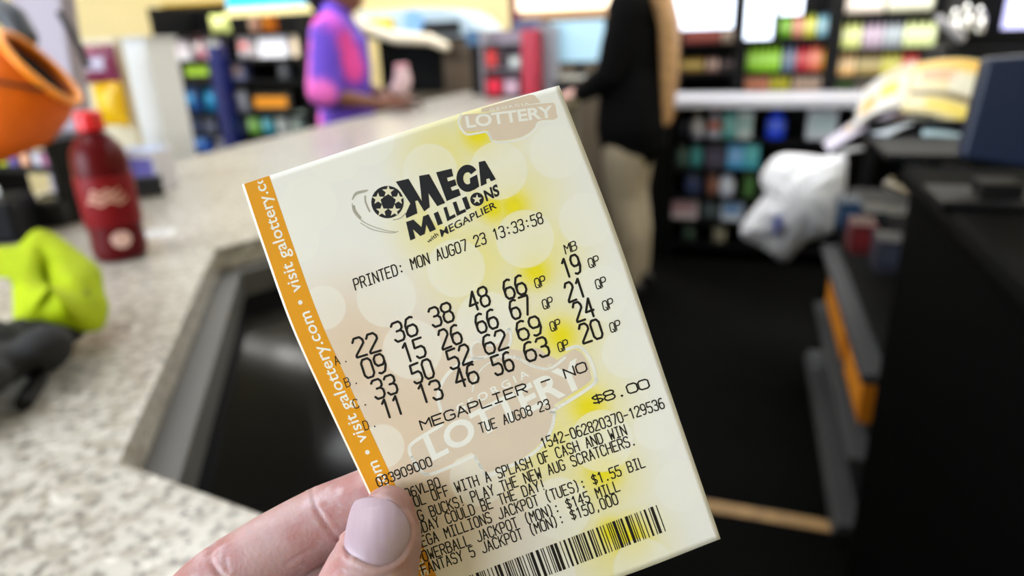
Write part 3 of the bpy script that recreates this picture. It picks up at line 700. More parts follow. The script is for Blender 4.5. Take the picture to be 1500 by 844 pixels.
# ------------------------------------------------------------------ goods: one mesh per kind, unit sized, copied for repeats
CACHE = {}
def unit(kind, c1, c2, c3):
    key = (kind, c1, c2, c3)
    if key in CACHE: return CACHE[key]
    L = []
    def q(nm, mb, c, smooth=True, bevel=0, **k):
        o = mb.build(nm, rgb(c, **k), None, smooth=smooth, bevel=bevel); COL.objects.unlink(o); L.append(o)
    if kind == 'bottle':
        q('body', MB().lathe([(0, 0), (.42, 0), (.5, .04), (.5, .3), (.46, .36), (.5, .42), (.5, .62), (.42, .74), (.2, .86), (.17, .9), (0, .9)], seg=20), c1, rough=.2)
        q('label_band', MB().lathe([(.505, .32), (.512, .33), (.512, .6), (.505, .61)], seg=20), c2)
        q('cap', MB().lathe([(.2, .89), (.22, .9), (.22, .99), (.18, 1), (0, 1)], seg=20), c3)
    elif kind == 'can':
        q('body', MB().lathe([(0, 0), (.4, 0), (.5, .06), (.5, .9), (.42, .97), (0, .97)], seg=20), c1, rough=.3)
        q('label_band', MB().lathe([(.503, .2), (.508, .22), (.508, .75), (.503, .77)], seg=20), c2)
        q('lid', MB().lathe([(.43, .96), (.43, 1), (.38, 1), (.36, .985), (0, .985)], seg=20), c3, rough=.3)
    elif kind == 'carton':
        q('carton_body', MB().box((0, 0, .5), (1, 1, 1)), c1, False, .03)
        q('printed_panel', MB().box((0, -.5, .55), (.8, .02, .5)), c2, False)
        q('closing_flap', MB().box((0, 0, 1.0), (.94, .5, .02)), c3, False)
    elif kind == 'pouch':
        def fn(i, j):
            x, zz = (i - .5), j; b = math.sin(math.pi * min(1, max(0, i))) ** .6 * math.sin(math.pi * min(1, max(0, j))) ** .5
            return x * (1 - .08 * math.sin(math.pi * j)), b * .5 + .03 * math.sin(9 * j + 5 * i) * b, zz
        mb = MB(); mb.grid(fn, 14, 16); mb.grid(lambda i, j: (fn(i, j)[0], -fn(i, j)[1] - .002, j), 14, 16)
        q('pouch_body', mb, c1, rough=.3)
        q('printed_panel', MB().grid(lambda i, j: (lambda p: (p[0], -p[1] - .02, p[2]))(fn(.2 + .6 * i, .35 + .35 * j)), 8, 8), c2)
        q('sealed_edge', MB().box((0, 0, .985), (.98, .03, .05)), c3, False)
    CACHE[key] = L; return L
def good(kind, name, label, cat, loc, size, c1, c2, c3, group=None, yaw=None):
    t = thing(name, label, cat, loc, YAW if yaw is None else yaw, group); t.scale = size
    for o in unit(kind, c1, c2, c3):
        c = o.copy(); COL.objects.link(c); c.parent = t
    return t
def dim(c, k): return tuple(int(max(0, min(255, v * k))) for v in c)
def put(kind, name, label, cat, x0, y0, x1, y1, b, c1, c2=None, c3=None, z=None, group=None, deep=None):
    p = at_b((x0 + x1) / 2, y1, b); k = (p - EYE).dot(FWD) / F
    if z is not None: p.z = z
    wd, h = (x1 - x0) * k, (y1 - y0) * k
    dp = deep if deep else (wd if kind in ('bottle', 'can') else wd * .5)
    return good(kind, name, label, cat, p + EY * (dp / 2), (wd, dp, h), c1, c2 or dim(c1, 1.25), c3 or dim(c1, .6), group)
def run(kind, name, label, cat, xs, y0, y1, b, c1, c2=None, c3=None, z=None, group=None):
    x0, x1, n = xs; wd = (x1 - x0) / n
    for i in range(n): put(kind, name, label, cat, x0 + i * wd + .6, y0, x0 + (i + 1) * wd - .6, y1, b, c1, c2, c3, z, group)
m_black = mat('black powder coat', (7, 7, 8), .55, spec=.2)
m_dark = mat('dark grey plastic', (20, 20, 23), .5, spec=.3)
m_lgrey = mat('light grey laminate', (205, 205, 208), .4, var=.04, scale=8)

def shelving(name, label, a0, a1, b0, b1, zs, top, side=.03, back=True, group=None, M=None):
    """uprights, back panel and boards; the goods stand on the boards as things of their own"""
    M = M or m_black
    t = thing(name, label, 'shelving', W((a0 + a1) / 2, (b0 + b1) / 2, 0), YAW, group)
    for a in (a0, a1): sbox(MB(), a - side / 2, a + side / 2, b0 - .01, b1, 0, top).build('upright', M, t, bevel=.003)
    if back: sbox(MB(), a0 + side / 2, a1 - side / 2, b1 - .015, b1, .02, top).build('back_panel', M, t)
    for z in zs: sbox(MB(), a0 + side / 2, a1 - side / 2, b0, b1 - .016, z - .022, z).build('shelf_board', M, t)
    return t
def za(x, y, b): return at_b(x, y, b).z
def aa(x, y, b): return at_b(x, y, b).dot(EX)

# ------------------------------------------------------------------ left: pillar, post and snack rack
post = thing('end_post', 'tall white square post between the snack rack and the blue packets', 'post', at_b(228, 250, 1.64), YAW)
pa = aa(196, 140, 1.68); 
post.location = W(pa, 1.75, 0)
sbox(MB(), pa - .075, pa + .075, 1.69, 1.81, .02, za(205, 60, 1.72)).build('shaft', mat('white post paint', (226, 228, 232), .5), post, bevel=.006)
sbox(MB(), pa - .09, pa + .09, 1.675, 1.825, 0, .03).build('foot', m_dark, post)
sbox(MB(), pa - .08, pa + .08, 1.685, 1.815, za(205, 60, 1.72), za(205, 60, 1.72) + .012).build('top_cap', m_lgrey, post)

# grey slanted machine housing behind the orange bucket
mc = thing('machine_housing', 'lavender grey slanted machine housing behind the orange bucket', 'machine', W(aa(100, 200, 1.14), 1.15, CT))
mcm = mat('lavender grey housing', (166, 158, 172), .5, var=.04, scale=10)
q0, q1, q2, q3 = at_b(60, 235, 1.14), at_b(118, 235, 1.14), at_b(84, -20, 1.14), at_b(10, -20, 1.14)
mb = MB(); dpv = EY * .04
q0.z = q1.z = CT
mb.add([q0, q1, q2, q3, q0 + dpv, q1 + dpv, q2 + dpv, q3 + dpv], [(0, 1, 2, 3), (4, 7, 6, 5), (0, 4, 5, 1), (1, 5, 6, 2), (2, 6, 7, 3), (3, 7, 4, 0)])
mb.build('housing', mcm, mc, bevel=.008)
MB().tube([at_b(88, 20, 1.0), at_b(118, 70, 1.0), at_b(128, 95, 1.0)], .006, 8).build('cable', m_dark, mc, smooth=True)
MB().tube([at_b(-10, 8, .98), at_b(20, 28, .98), at_b(34, 55, .98)], .024, 14).build('handle', mat('dark slate plastic', (58, 62, 70), .4), mc, smooth=True)

# dark stand, orange bucket lying on it
sb = thing('counter_stand', 'low black two-shelf stand under the orange bucket', 'stand', W(aa(30, 240, .92), .95, CT))
a0, a1 = aa(-60, 230, .96), aa(82, 230, .96); zt = za(30, 206, .96); zm = za(30, 243, .96)
for z in (zt, zm): sbox(MB(), a0, a1, .95, 1.08, z - .012, z).build('shelf_board', m_black, sb, bevel=.002)
for a in (a0 + .006, a1 - .006): sbox(MB(), a - .006, a + .006, .95, 1.08, CT, zt - .012).build('side_panel', m_black, sb)
for i, (c, x) in enumerate([((198, 214, 40), 4), ((96, 84, 150), 20), ((206, 150, 120), 38), ((180, 176, 186), 56), ((176, 110, 150), 70)]):
    put('carton', 'small_packet', '%s small packet on the black stand under the orange bucket' % ['lime green', 'purple', 'peach', 'pale grey', 'pink'][i], 'packet', x - 8, 221, x + 8, 243, .96, c, z=zm, group='packets on the low stand')
m_or = mat('orange plastic', (206, 92, 6), .45, spec=.2, var=.10, scale=14)
bk = thing('orange_bucket', 'orange plastic bucket tipped on its side at the left edge', 'bucket', W(aa(20, 200, .9), .93, zt))
dbk = (at_b(62, 101, .93) - EYE).dot(FWD); bc, bo = at_d(-52, 196, dbk + .002), at_d(60, 100, dbk)         # bottom and mouth of the bucket
ax = (bo - bc).normalized(); L0 = (bo - bc).length
rb_, rm = .078, .073
def ringpt(t, k, r):
    u = ax.orthogonal().normalized(); v = ax.cross(u); a = 2 * math.pi * k / 40
    return bc + ax * t + (u * math.cos(a) + v * math.sin(a)) * r
mb = MB(); prof = [(0, .0001), (0, rb_ * .86), (.006, rb_ * .9), (L0 * .5, .094), (L0 * .8, .086), (L0, rm), (L0, rm - .004), (L0 * .8, .081), (L0 * .5, .089), (.01, rb_ * .86 - .004), (.01, .0001)]
vs = [ringpt(t, k, r) for t, r in prof for k in range(40)]
fs = [(i * 40 + k, i * 40 + (k + 1) % 40, (i + 1) * 40 + (k + 1) % 40, (i + 1) * 40 + k) for i in range(len(prof) - 1) for k in range(40)]
mb.add(vs, fs); mn = min(v.z for v in vs)
bk_o = mb.build('bucket_body', m_or, bk, smooth=True)
rr = MB(); rr.tube([ringpt(L0, k, rm) for k in range(41)], .006, 10, cap=False); rr.build('rim', mat('bright orange rim', (250, 150, 20), .35), bk, smooth=True)
ins = MB(); vs = [ringpt(L0 * .93, k, rm - .006) for k in range(40)]; ins.add(vs, [tuple(range(40))]); ins.build('mouth_shade', mat('dark brown mouth shade', (26, 17, 6), .9, spec=.05), bk)  # dark disc paints the shade inside the bucket's mouth
hd = MB(); hd.tube([ringpt(L0 * .97, 2, rm + .006), ringpt(L0 * .75, 6, rm + .022), ringpt(L0 * .62, 10, rm + .026), ringpt(L0 * .75, 14, rm + .022), ringpt(L0 * .97, 18, rm + .006)], .003, 8); hd.build('bail_handle', m_dark, bk, smooth=True)

# red soda bottle on the counter
bl = at_z(180, 376, CT); bt_k = (bl - EYE).dot(FWD) / F
bot = thing('soda_bottle', 'red soda bottle with a red cap standing on the granite counter', 'bottle', bl)
r = .0405; VS = .885                                        # bottle radius, height factor
zs_ = lambda p: [(a, b * VS) for a, b in p]
mb = MB().lathe(zs_([(0, .004), (r * .75, 0), (r * .95, .006), (r, .02), (r * .97, .05), (r, .065), (r, .155), (r * .98, .178), (r * .88, .200), (r * .62, .218), (r * .40, .228), (r * .36, .240), (0, .240)]), bl, 40)
mb.build('bottle_body', mat('deep red bottle', (84, 1, 8), .32, spec=.18), bot, smooth=True)
MB().lathe(zs_([(r + .0004, .066), (r + .0012, .068), (r + .0012, .152), (r + .0004, .154)]), bl, 40).build('label_wrap', mat('red bottle label', (118, 3, 14), .5, spec=.2), bot, smooth=True)
MB().lathe(zs_([(r * .40, .229), (r * .52, .232), (r * .47, .236), (r * .47, .237), (r * .47, .258), (r * .40, .262), (0, .262)]), bl, 32).build('cap', mat('bright red cap', (214, 16, 28), .35), bot, smooth=True)
def onlabel(mb, s0, s1, z0, z1, rr, wavy=0.0):
    f = math.atan2(EYE.y - bl.y, EYE.x - bl.x)
    def fn(i, j):
        a = f + s0 + (s1 - s0) * i; return bl + Vector((rr * math.cos(a), rr * math.sin(a), z0 + (z1 - z0) * j + wavy * math.sin(i * 14)))
    mb.grid(fn, 20, 3); return mb
lp = MB()
for k in range(3): onlabel(lp, -.75 + .1 * k, .65 - .12 * k, .108 + .008 * k - .012, .1125 + .008 * k - .012, r + .0018, .003)
lp.build('pale_script', mat('pale script', (214, 160, 140), .5), bot)
em_ = MB(); f0 = math.atan2(EYE.y - bl.y, EYE.x - bl.x) + .1
cv = [bl + Vector(((r + .0006) * math.cos(f0 + .36 * math.cos(t)), (r + .0006) * math.sin(f0 + .36 * math.cos(t)), .038 + .0135 * math.sin(t))) for t in [k * math.pi / 10 for k in range(20)]]
em_.add(cv, [tuple(range(20))]); em_.build('round_emblem', mat('pale emblem', (222, 180, 170), .5), bot)

# small things by the bottle
def slab_box(name, label, cat, x, y, zz, size, M, yaw, bevel=.004, parts=()):
    p = at_z(x, y, zz); t = thing(name, label, cat, p, yaw)
    MB().box((0, 0, size[2] / 2), size).build('body', M, t, world=False, bevel=bevel)
    for nm, c, d, mm in parts: MB().box(c, d).build(nm, mm, t, world=False, bevel=.001)
    return t
slab_box('stapler', 'small dark navy stapler lying right of the red bottle', 'stapler', 212, 290, CT, (.085, .036, .034), mat('dark navy plastic', (16, 20, 30), .4), .5, .006,
         [('top_arm', (.004, 0, .041), (.08, .028, .012), mat('dark navy plastic', (16, 20, 30), .4)), ('base_plate', (0, 0, .002), (.092, .038, .004), m_steel)])
slab_box('paper_slip', 'small white paper slip on the counter right of the bottle base', 'paper', 225, 342, CT, (.07, .04, .0006), mat('white paper', (226, 226, 224), .7), .3, 0, [('printed_lines', (0, 0, .0007), (.05, .02, .0002), mat('faint grey ink', (170, 170, 176), .7))])
slab_box('card_reader', 'black card reader behind the neon yellow bag', 'card reader', 84, 326, CT, (.075, .10, .05), m_dark, .2, .01,
         [('screen', (0, -.02, .051), (.05, .03, .002), mat('dim screen', (70, 78, 90), .2)), ('keypad', (0, .022, .051), (.05, .04, .003), m_black)])
slab_box('receipt_printer', 'black receipt printer at the left edge behind the neon bag', 'printer', -12, 350, CT, (.14, .12, .075), mat('blue black plastic', (10, 12, 18), .5, spec=.2), .25, .01,
         [('paper_slot', (0, 0, .0755), (.08, .01, .002), m_black), ('paper_strip', (0, .012, .084), (.06, .002, .02), mat('white paper', (226, 226, 224), .7))])
put('pouch', 'snack_bag', 'purple red snack bag above the yellow one, left of the white post', 'snack bag', 104, 70, 176, 124, 1.35, (122, 40, 72), (178, 168, 190), (120, 30, 50), deep=.05)
put('pouch', 'snack_bag', 'yellow snack bag hanging left of the white post', 'snack bag', 130, 120, 186, 186, 1.35, (226, 176, 8), (232, 190, 30), (190, 140, 60), deep=.05)
put('carton', 'tissue_box', 'white box with a blue violet print behind the red bottle', 'box', 168, 186, 236, 244, 1.25, (214, 212, 222), (110, 104, 190), (120, 160, 220), z=CT, deep=.06)
sr = thing('snack_rack', 'beige upright snack rack carrying the purple and yellow bags', 'rack', at_b(160, 250, 1.42))
for nm, x0, y0, x1, y1 in (('back_board', 108, 55, 168, 250),):
    p0, p1 = at_b(x0, y1, 1.42), at_b(x1, y0, 1.42); zb = CT
    sbox(MB(), p0.dot(EX), p1.dot(EX), 1.42, 1.44, zb, p1.z).build(nm, mat('beige rack board', (206, 196, 170), .7), sr, bevel=.003)
    for y in (70, 122): MB().tube([at_b((104 + 176) / 2, y, 1.33), at_b((104 + 176) / 2, y, 1.42)], .003, 8).build('hook', m_steel, sr, smooth=True)
    sbox(MB(), p0.dot(EX), p1.dot(EX), 1.36, 1.46, CT, CT + .012).build('foot', m_dark, sr)

# neon yellow bag: a crumpled fabric sack on the counter
nb = thing('neon_bag', 'crumpled neon yellow fabric bag lying on the counter at the left edge', 'bag', at_z(70, 470, CT))
NO = curve([(-30, 362), (20, 356), (46, 331), (75, 345), (110, 372), (132, 392), (136, 425), (143, 448), (132, 486), (90, 489), (60, 485), (18, 482), (14, 440), (8, 405), (-30, 400)], 3)
nbr = random.Random(4)
cen = at_d(70, 425, .80)
fr, bkk = [], []
mb = MB(); nlev = 7; rings = []
for L_ in range(nlev):
    t = L_ / (nlev - 1); ring_ = []
    for i, (x, y) in enumerate(NO):
        cx, cy = 72 + (x - 72) * (1 - t) ** .7, 420 + (y - 420) * (1 - t) ** .7
        d = .80 + (.06 - .11 * (y - 330) / 160) - .045 * math.sin(t * math.pi / 2) + .010 * math.sin(i * .55 + L_ * .9) * t
        ring_.append(at_d(cx, cy, d))
    rings.append(ring_)
N_ = len(NO); vs = [p for r_ in rings for p in r_]
fs = [(l * N_ + i, l * N_ + (i + 1) % N_, (l + 1) * N_ + (i + 1) % N_, (l + 1) * N_ + i) for l in range(nlev - 1) for i in range(N_)]
nbk = len(vs); vs += [p + FWD * .05 + Vector((0, 0, -.004)) for p in rings[0]]
fs += [(i, (i + 1) % N_, nbk + (i + 1) % N_, nbk + i) for i in range(N_)] + [tuple(nbk + i for i in range(N_))]
vs = [Vector((p.x, p.y, max(p.z, CT + .002))) for p in vs]
m_neon = mat('neon yellow fabric', (158, 176, 0), .7, spec=.15, var=.10, scale=18, bump=.3)
mb.add(vs, fs).build('sack', m_neon, nb, smooth=True, subdiv=1)
fold = MB(); fold.tube([at_d(50, 452, .765), at_d(80, 455, .758), at_d(110, 442, .762), at_d(128, 428, .772)], [.004, .007, .007, .003], 12); fold.build('fold_seam', mat('olive seam', (120, 136, 4), .7), nb, smooth=True)
bg = thing('dark_pouch', 'charcoal cloth pouch slumped in front of the neon yellow bag', 'pouch', at_z(20, 560, CT))
mb = MB(); pc = at_z(-14, 585, CT)
for k in range(12):
    a = k * 2.399; rr_ = .018 + .052 * math.sqrt(k / 12)
    p_ = pc + Vector((rr_ * math.cos(a) * .8, rr_ * math.sin(a) * 1.5, .034 + .01 * math.sin(k * 1.7)))
    mb.ball(p_, .028 + .005 * math.sin(k * 2.3), 12, 8, (1, 1.2, .75))
organic(mb, 'cloth', mat('charcoal cloth', (28, 28, 30), .9, var=.2, scale=40, bump=.2), bg, .005, 5)
MB().tube([at_z(38, 500, CT + .03), at_z(58, 520, CT + .02), at_z(55, 560, CT + .012), at_z(35, 590, CT + .01)], .008, 10).build('strap', m_black, bg, smooth=True)

# ------------------------------------------------------------------ left background: the shop's shelving
BL = 3.3                                                    # distance of the left shelving
za_ = lambda y: za(350, y, BL)
shelving('wall_shelving', 'black shop shelving with packets behind the granite counter', aa(246, 120, BL), aa(452, 120, BL), BL - .02, BL + .34, [za_(226), za_(196), za_(166), za_(118), za_(86), za_(48)], za_(4), M=m_black)
g_ = 'packets on the wall shelving'
def pk(kind, lab, x0, y0, x1, y1, c, c2=None, c3=None, zy=None, b=BL, cat='packet', name='packet'):
    put(kind, name, lab, cat, x0, y0, x1, y1, b, c, c2, c3, z=za_(zy) if zy else None, group=None, deep=.07)
pk('carton', 'white carton at the left end of the top shelf packets', 256, 52, 280, 86, (206, 204, 210), (190, 180, 190), zy=86)
pk('pouch', 'pink packet beside the white carton on the top shelf', 281, 51, 300, 86, (196, 120, 136), (230, 220, 220), zy=86)
pk('carton', 'pale grey carton right of the pink packet', 301, 53, 326, 86, (200, 198, 200), (170, 170, 168), zy=86)
pk('pouch', 'yellow green packet on the highest shelf by the yellow wall', 300, 22, 336, 48, (196, 204, 120), (220, 220, 150), zy=48)
pk('carton', 'black carton with a green emblem above the blue packets', 266, 90, 316, 118, (16, 18, 22), (150, 190, 50), zy=118)
pk('pouch', 'large blue packet on the left of the middle shelf', 264, 128, 294, 166, (34, 70, 128), (40, 130, 180), zy=166)
pk('pouch', 'cyan blue packet right of the large blue packet', 295, 130, 322, 166, (18, 100, 150), (30, 140, 190), zy=166)
pk('carton', 'dark navy carton on the shelf below the blue packets', 270, 168, 298, 196, (36, 48, 82), (50, 66, 100), zy=196)
pk('carton', 'slate carton beside the dark navy carton', 299, 170, 320, 196, (60, 66, 86), (80, 86, 110), zy=196)
pk('pouch', 'bright blue packet on the bottom shelf next to the white post', 276, 196, 310, 226, (40, 92, 190), (90, 150, 230), zy=226)
pk('pouch', 'silver packet right of the bright blue packet', 311, 200, 334, 226, (170, 170, 186), (120, 116, 130), zy=226)
pk('carton', 'grey violet carton in the middle of the shelving', 324, 92, 362, 118, (92, 96, 124), (120, 100, 90), zy=118)
pk('pouch', 'silver grey packet below the grey violet carton', 334, 134, 362, 166, (150, 150, 156), (110, 110, 120), zy=166)
pk('can', 'round violet tin under the silver grey packet', 334, 168, 358, 196, (120, 124, 180), (84, 90, 150), zy=196)
pk('pouch', 'white pouch with a pink print left of the white cartons', 342, 53, 374, 86, (214, 204, 204), (200, 120, 120), zy=86)
pk('carton', 'wide white carton under the orange packet', 376, 54, 426, 86, (226, 226, 232), (206, 206, 216), zy=86)
pk('carton', 'cream carton behind the purple shirt shoulder', 428, 52, 450, 86, (224, 204, 176), (230, 210, 180), zy=86)
pk('pouch', 'orange packet on the high shelf', 378, 24, 404, 48, (232, 120, 10), (240, 150, 40), zy=48)
pk('pouch', 'peach packet left of the orange packet', 360, 26, 377, 48, (226, 170, 140), (230, 200, 180), zy=48)
pk('can', 'grey tin in the black shelf opening', 404, 92, 424, 116, (86, 88, 92), (70, 72, 76), zy=118)
pk('carton', 'long amber carton lying in the black shelf', 364, 137, 434, 166, (30, 26, 20), (214, 136, 24), (40, 30, 20), zy=166)
pk('pouch', 'lime green packet on the lower shelf', 358, 169, 379, 196, (150, 214, 90), (190, 230, 150), zy=196)
pk('pouch', 'cyan packet right of the lime green packet', 380, 169, 399, 196, (70, 180, 200), (150, 220, 220), zy=196)
pk('pouch', 'white packet right of the cyan packet', 400, 164, 420, 196, (220, 222, 216), (200, 210, 200), zy=196)
pk('pouch', 'pale sage packet near the purple shirt', 420, 164, 446, 196, (140, 158, 144), (170, 180, 170), zy=196)
# navy side panel, header sign
np_ = sbox(MB(), aa(318, 140, BL - .1), aa(332, 140, BL - .1), BL - .12, BL - .03, 0, za_(66)).build('display_divider', mat('navy panel', (22, 32, 92), .4), bevel=.004)
tag(np_, 'narrow navy blue divider standing before the black shelving', 'divider')
hs = thing('header_sign', 'bright blue header sign on top of the black shelving', 'sign', W(aa(400, 0, BL), BL, za_(10)), YAW)
p0, p1 = at_b(338, 9, BL), at_b(470, 9, BL)
sbox(MB(), p0.dot(EX), p1.dot(EX), BL - .03, BL + .01, p1.z + .01, p1.z + .16).build('sign_board', mat('sign blue', (40, 170, 220), .4), hs, bevel=.003)
sbox(MB(), p0.dot(EX), p1.dot(EX), BL - .045, BL - .031, p1.z - .03, p1.z + .012).build('cream_ledge', mat('cream ledge', (226, 210, 150), .5), hs)
yb = thing('wall_cabinet', 'dark brown wall cabinet against the yellow wall', 'cabinet', W(aa(278, 20, 3.9), 4.0, 0), YAW)
sbox(MB(), aa(240, 20, 3.85), aa(322, 20, 3.85), 3.85, 4.1, .02, za(280, 8, 3.85)).build('carcass', mat('dark brown wood', (72, 58, 22), .6, var=.2, scale=6), yb, bevel=.004)
sbox(MB(), aa(238, 20, 3.84), aa(326, 20, 3.84), 3.83, 4.11, za(280, 8, 3.85), za(280, 2, 3.85)).build('top', mat('ochre top', (214, 178, 84), .5), yb, bevel=.004)
sbox(MB(), aa(242, 20, 3.85), aa(320, 20, 3.85), 3.87, 4.09, 0, .02).build('plinth', m_black, yb)

# ------------------------------------------------------------------ middle background: coffee machine, racks, screen
BM = 4.0
cf_ = thing('drink_machine', 'drinks machine with a pale blue curved hood behind the purple shirt', 'machine', W(aa(620, 100, BM), BM + .2, 0))
a0, a1 = aa(530, 60, BM), aa(692, 60, BM); zt_ = za(610, 56, BM)
sbox(MB(), a0, a1, BM, BM + .4, 0, za(640, 138, BM)).build('base_cabinet', mat('taupe base', (112, 100, 84), .5), cf_, bevel=.004)
sbox(MB(), aa(646, 100, BM), a1, BM + .03, BM + .38, za(640, 138, BM), zt_).build('side_panel', mat('brown grey panel', (92, 78, 62), .5), cf_, bevel=.004)
sbox(MB(), a0, aa(646, 100, BM), BM + .2, BM + .38, za(640, 138, BM), zt_).build('black_bay', m_black, cf_, bevel=.004)
hood = [(a0, zt_), (a0, za(540, 16, BM)), (aa(640, 20, BM), za(640, 12, BM)), (aa(668, 20, BM), za(668, 16, BM)), (aa(690, 30, BM), za(690, 28, BM)), (aa(704, 40, BM), za(704, 46, BM)), (a1 + .02, zt_)]
mb = MB(); n = len(hood); vs = [W(a, BM - .02, z_) for a, z_ in hood] + [W(a, BM + .4, z_) for a, z_ in hood]
mb.add(vs, [(i, (i + 1) % n, n + (i + 1) % n, n + i) for i in range(n)] + [tuple(range(n)), tuple(range(n, 2 * n))[::-1]])
mb.build('hood', mat('pale blue hood', (186, 208, 224), .3), cf_, bevel=.004)
sbox(MB(), aa(614, 40, BM), aa(676, 40, BM), BM - .045, BM - .021, za(640, 50, BM), za(640, 32, BM)).build('dark_recess', m_dark, cf_)
ck = MB(); cc = at_b(605, 32, BM - .05); 
ck.add([cc + EX * (.065 * math.cos(t)) + Vector((0, 0, .065 * math.sin(t))) + EY * e for e in (0, .028) for t in [k * math.pi / 12 for k in range(24)]], [tuple(range(24)), tuple(range(24, 48))[::-1]] + [(i, (i + 1) % 24, 24 + (i + 1) % 24, 24 + i) for i in range(24)])
ck.build('round_dial', mat('blue dial', (132, 178, 226), .3), cf_)
sbox(MB(), aa(536, 40, BM), aa(580, 40, BM), BM - .05, BM - .021, za(556, 54, BM), za(556, 28, BM)).build('yellow_label', mat('yellow label', (222, 190, 10), .5), cf_)
MB().tube([at_b(524, 32, BM - .07), at_b(545, 44, BM - .09), at_b(580, 55, BM - .09), at_b(630, 58, BM - .09), at_b(652, 68, BM - .09)], [.03, .035, .04, .035, .03], 14).build('cream_spout', mat('cream spout', (232, 220, 196), .4), cf_, smooth=True)
pp = thing('black_post', 'black counter post with a blue head right of the drinks machine', 'post', W(aa(700, 100, 3.7), 3.7, 0))
sbox(MB(), aa(692, 100, 3.7), aa(706, 100, 3.7), 3.68, 3.73, CT, za(700, 66, 3.7)).build('shaft', m_black, pp, bevel=.003)
sbox(MB(), aa(686, 60, 3.7), aa(704, 60, 3.7), 3.66, 3.75, za(700, 66, 3.7), za(700, 44, 3.7)).build('head', mat('steel blue head', (66, 104, 140), .4), pp, bevel=.006)
BR = 3.5
rk = thing('candy_rack', 'red and grey candy rack standing at the far end of the counter', 'rack', W(aa(745, 140, BR), BR + .1, CT))
ra0, ra1, rz0, rz1 = aa(708, 100, BR), aa(784, 100, BR), CT, za(745, 44, BR)
sbox(MB(), ra0, ra1, BR + .14, BR + .16, rz0, rz1).build('back_panel', mat('mauve grey panel', (138, 126, 140), .5), rk)
sbox(MB(), aa(764, 100, BR), ra1, BR, BR + .14, rz0, rz1).build('red_side', mat('raspberry red', (186, 40, 66), .4), rk, bevel=.002)
sbox(MB(), ra0 - .012, ra0, BR, BR + .16, rz0, rz1).build('side_panel', mat('grey side', (150, 148, 158), .5), rk)
for y in (62, 100): sbox(MB(), ra0, aa(764, 100, BR), BR, BR + .14, za(740, y, BR) - .006, za(740, y, BR)).build('shelf_board', mat('grey side', (150, 148, 158), .5), rk)
sbox(MB(), ra0, aa(764, 100, BR), BR, BR + .14, rz0, rz0 + .012).build('base_board', m_dark, rk)
for lab, x0, y0, x1, y1, c in (('red candy box on the upper shelf of the candy rack', 712, 74, 728, 100, (190, 50, 50)), ('dark candy box beside the red one', 730, 76, 744, 100, (50, 34, 40)), ('silver candy box on the candy rack', 746, 84, 762, 100, (176, 186, 186)),
                            ('crimson candy box low on the candy rack', 712, 112, 734, 136, (206, 30, 60)), ('mauve candy box low on the candy rack', 738, 114, 760, 136, (180, 150, 170))):
    put('carton', 'candy_box', lab, 'candy', x0, y0, x1, y1, BR + .02, c, z=za(740, 100, BR) if y1 == 100 else rz0 + .012, deep=.08)
gc_ = sbox(MB(), aa(786, 90, 3.62), aa(814, 90, 3.62), 3.62, 3.7, CT, za(800, 36, 3.62)).build('ribbed_column', mat('grey ribbed metal', (142, 146, 156), .4, var=.1, scale=50), bevel=.004)
tag(gc_, 'grey square column right of the candy rack', 'column')
ms = thing('flat_monitor', 'flat monitor with a pale blue screen facing the counter', 'monitor', W(aa(848, 110, 3.75), 3.8, CT))
a0, a1, z0, z1 = aa(806, 60, 3.75), aa(892, 60, 3.75), za(848, 90, 3.75), za(848, 30, 3.75)
sbox(MB(), a0 - .012, a1 + .012, 3.755, 3.79, z0 - .012, z1 + .012).build('casing', m_dark, ms, bevel=.004)
sbox(MB(), a0, a1, 3.748, 3.755, z0, z1).build('screen', mat('pale blue screen', (150, 186, 204), .3, emit=.55), ms)
sbox(MB(), (a0 + a1) / 2 - .02, (a0 + a1) / 2 + .02, 3.76, 3.79, CT, z0 - .012).build('stand', m_dark, ms)
sbox(MB(), (a0 + a1) / 2 - .1, (a0 + a1) / 2 + .1, 3.72, 3.84, CT, CT + .012).build('foot', m_dark, ms)
kb = thing('cash_drawer', 'black cash drawer box with papers below the monitor', 'cash drawer', W(aa(845, 125, 3.55), 3.6, CT), YAW)
ka0, ka1 = aa(812, 120, 3.55), aa(885, 120, 3.55)
sbox(MB(), ka0, ka1, 3.55, 3.70, CT, za(845, 118, 3.55)).build('body', m_black, kb, bevel=.004)
sbox(MB(), ka0 + .02, ka1 - .02, 3.538, 3.55, CT + .02, za(845, 124, 3.55)).build('drawer_front', m_dark, kb)
slab_box('paper_stack', 'cream paper stack on the black cash drawer', 'paper', 842, 116, za(845, 118, 3.55) + .001, (.16, .09, .012), mat('cream paper', (206, 198, 170), .7), YAW, .002, [('top_sheet', (.004, 0, .0125), (.15, .09, .001), mat('white paper', (226, 226, 224), .7))])
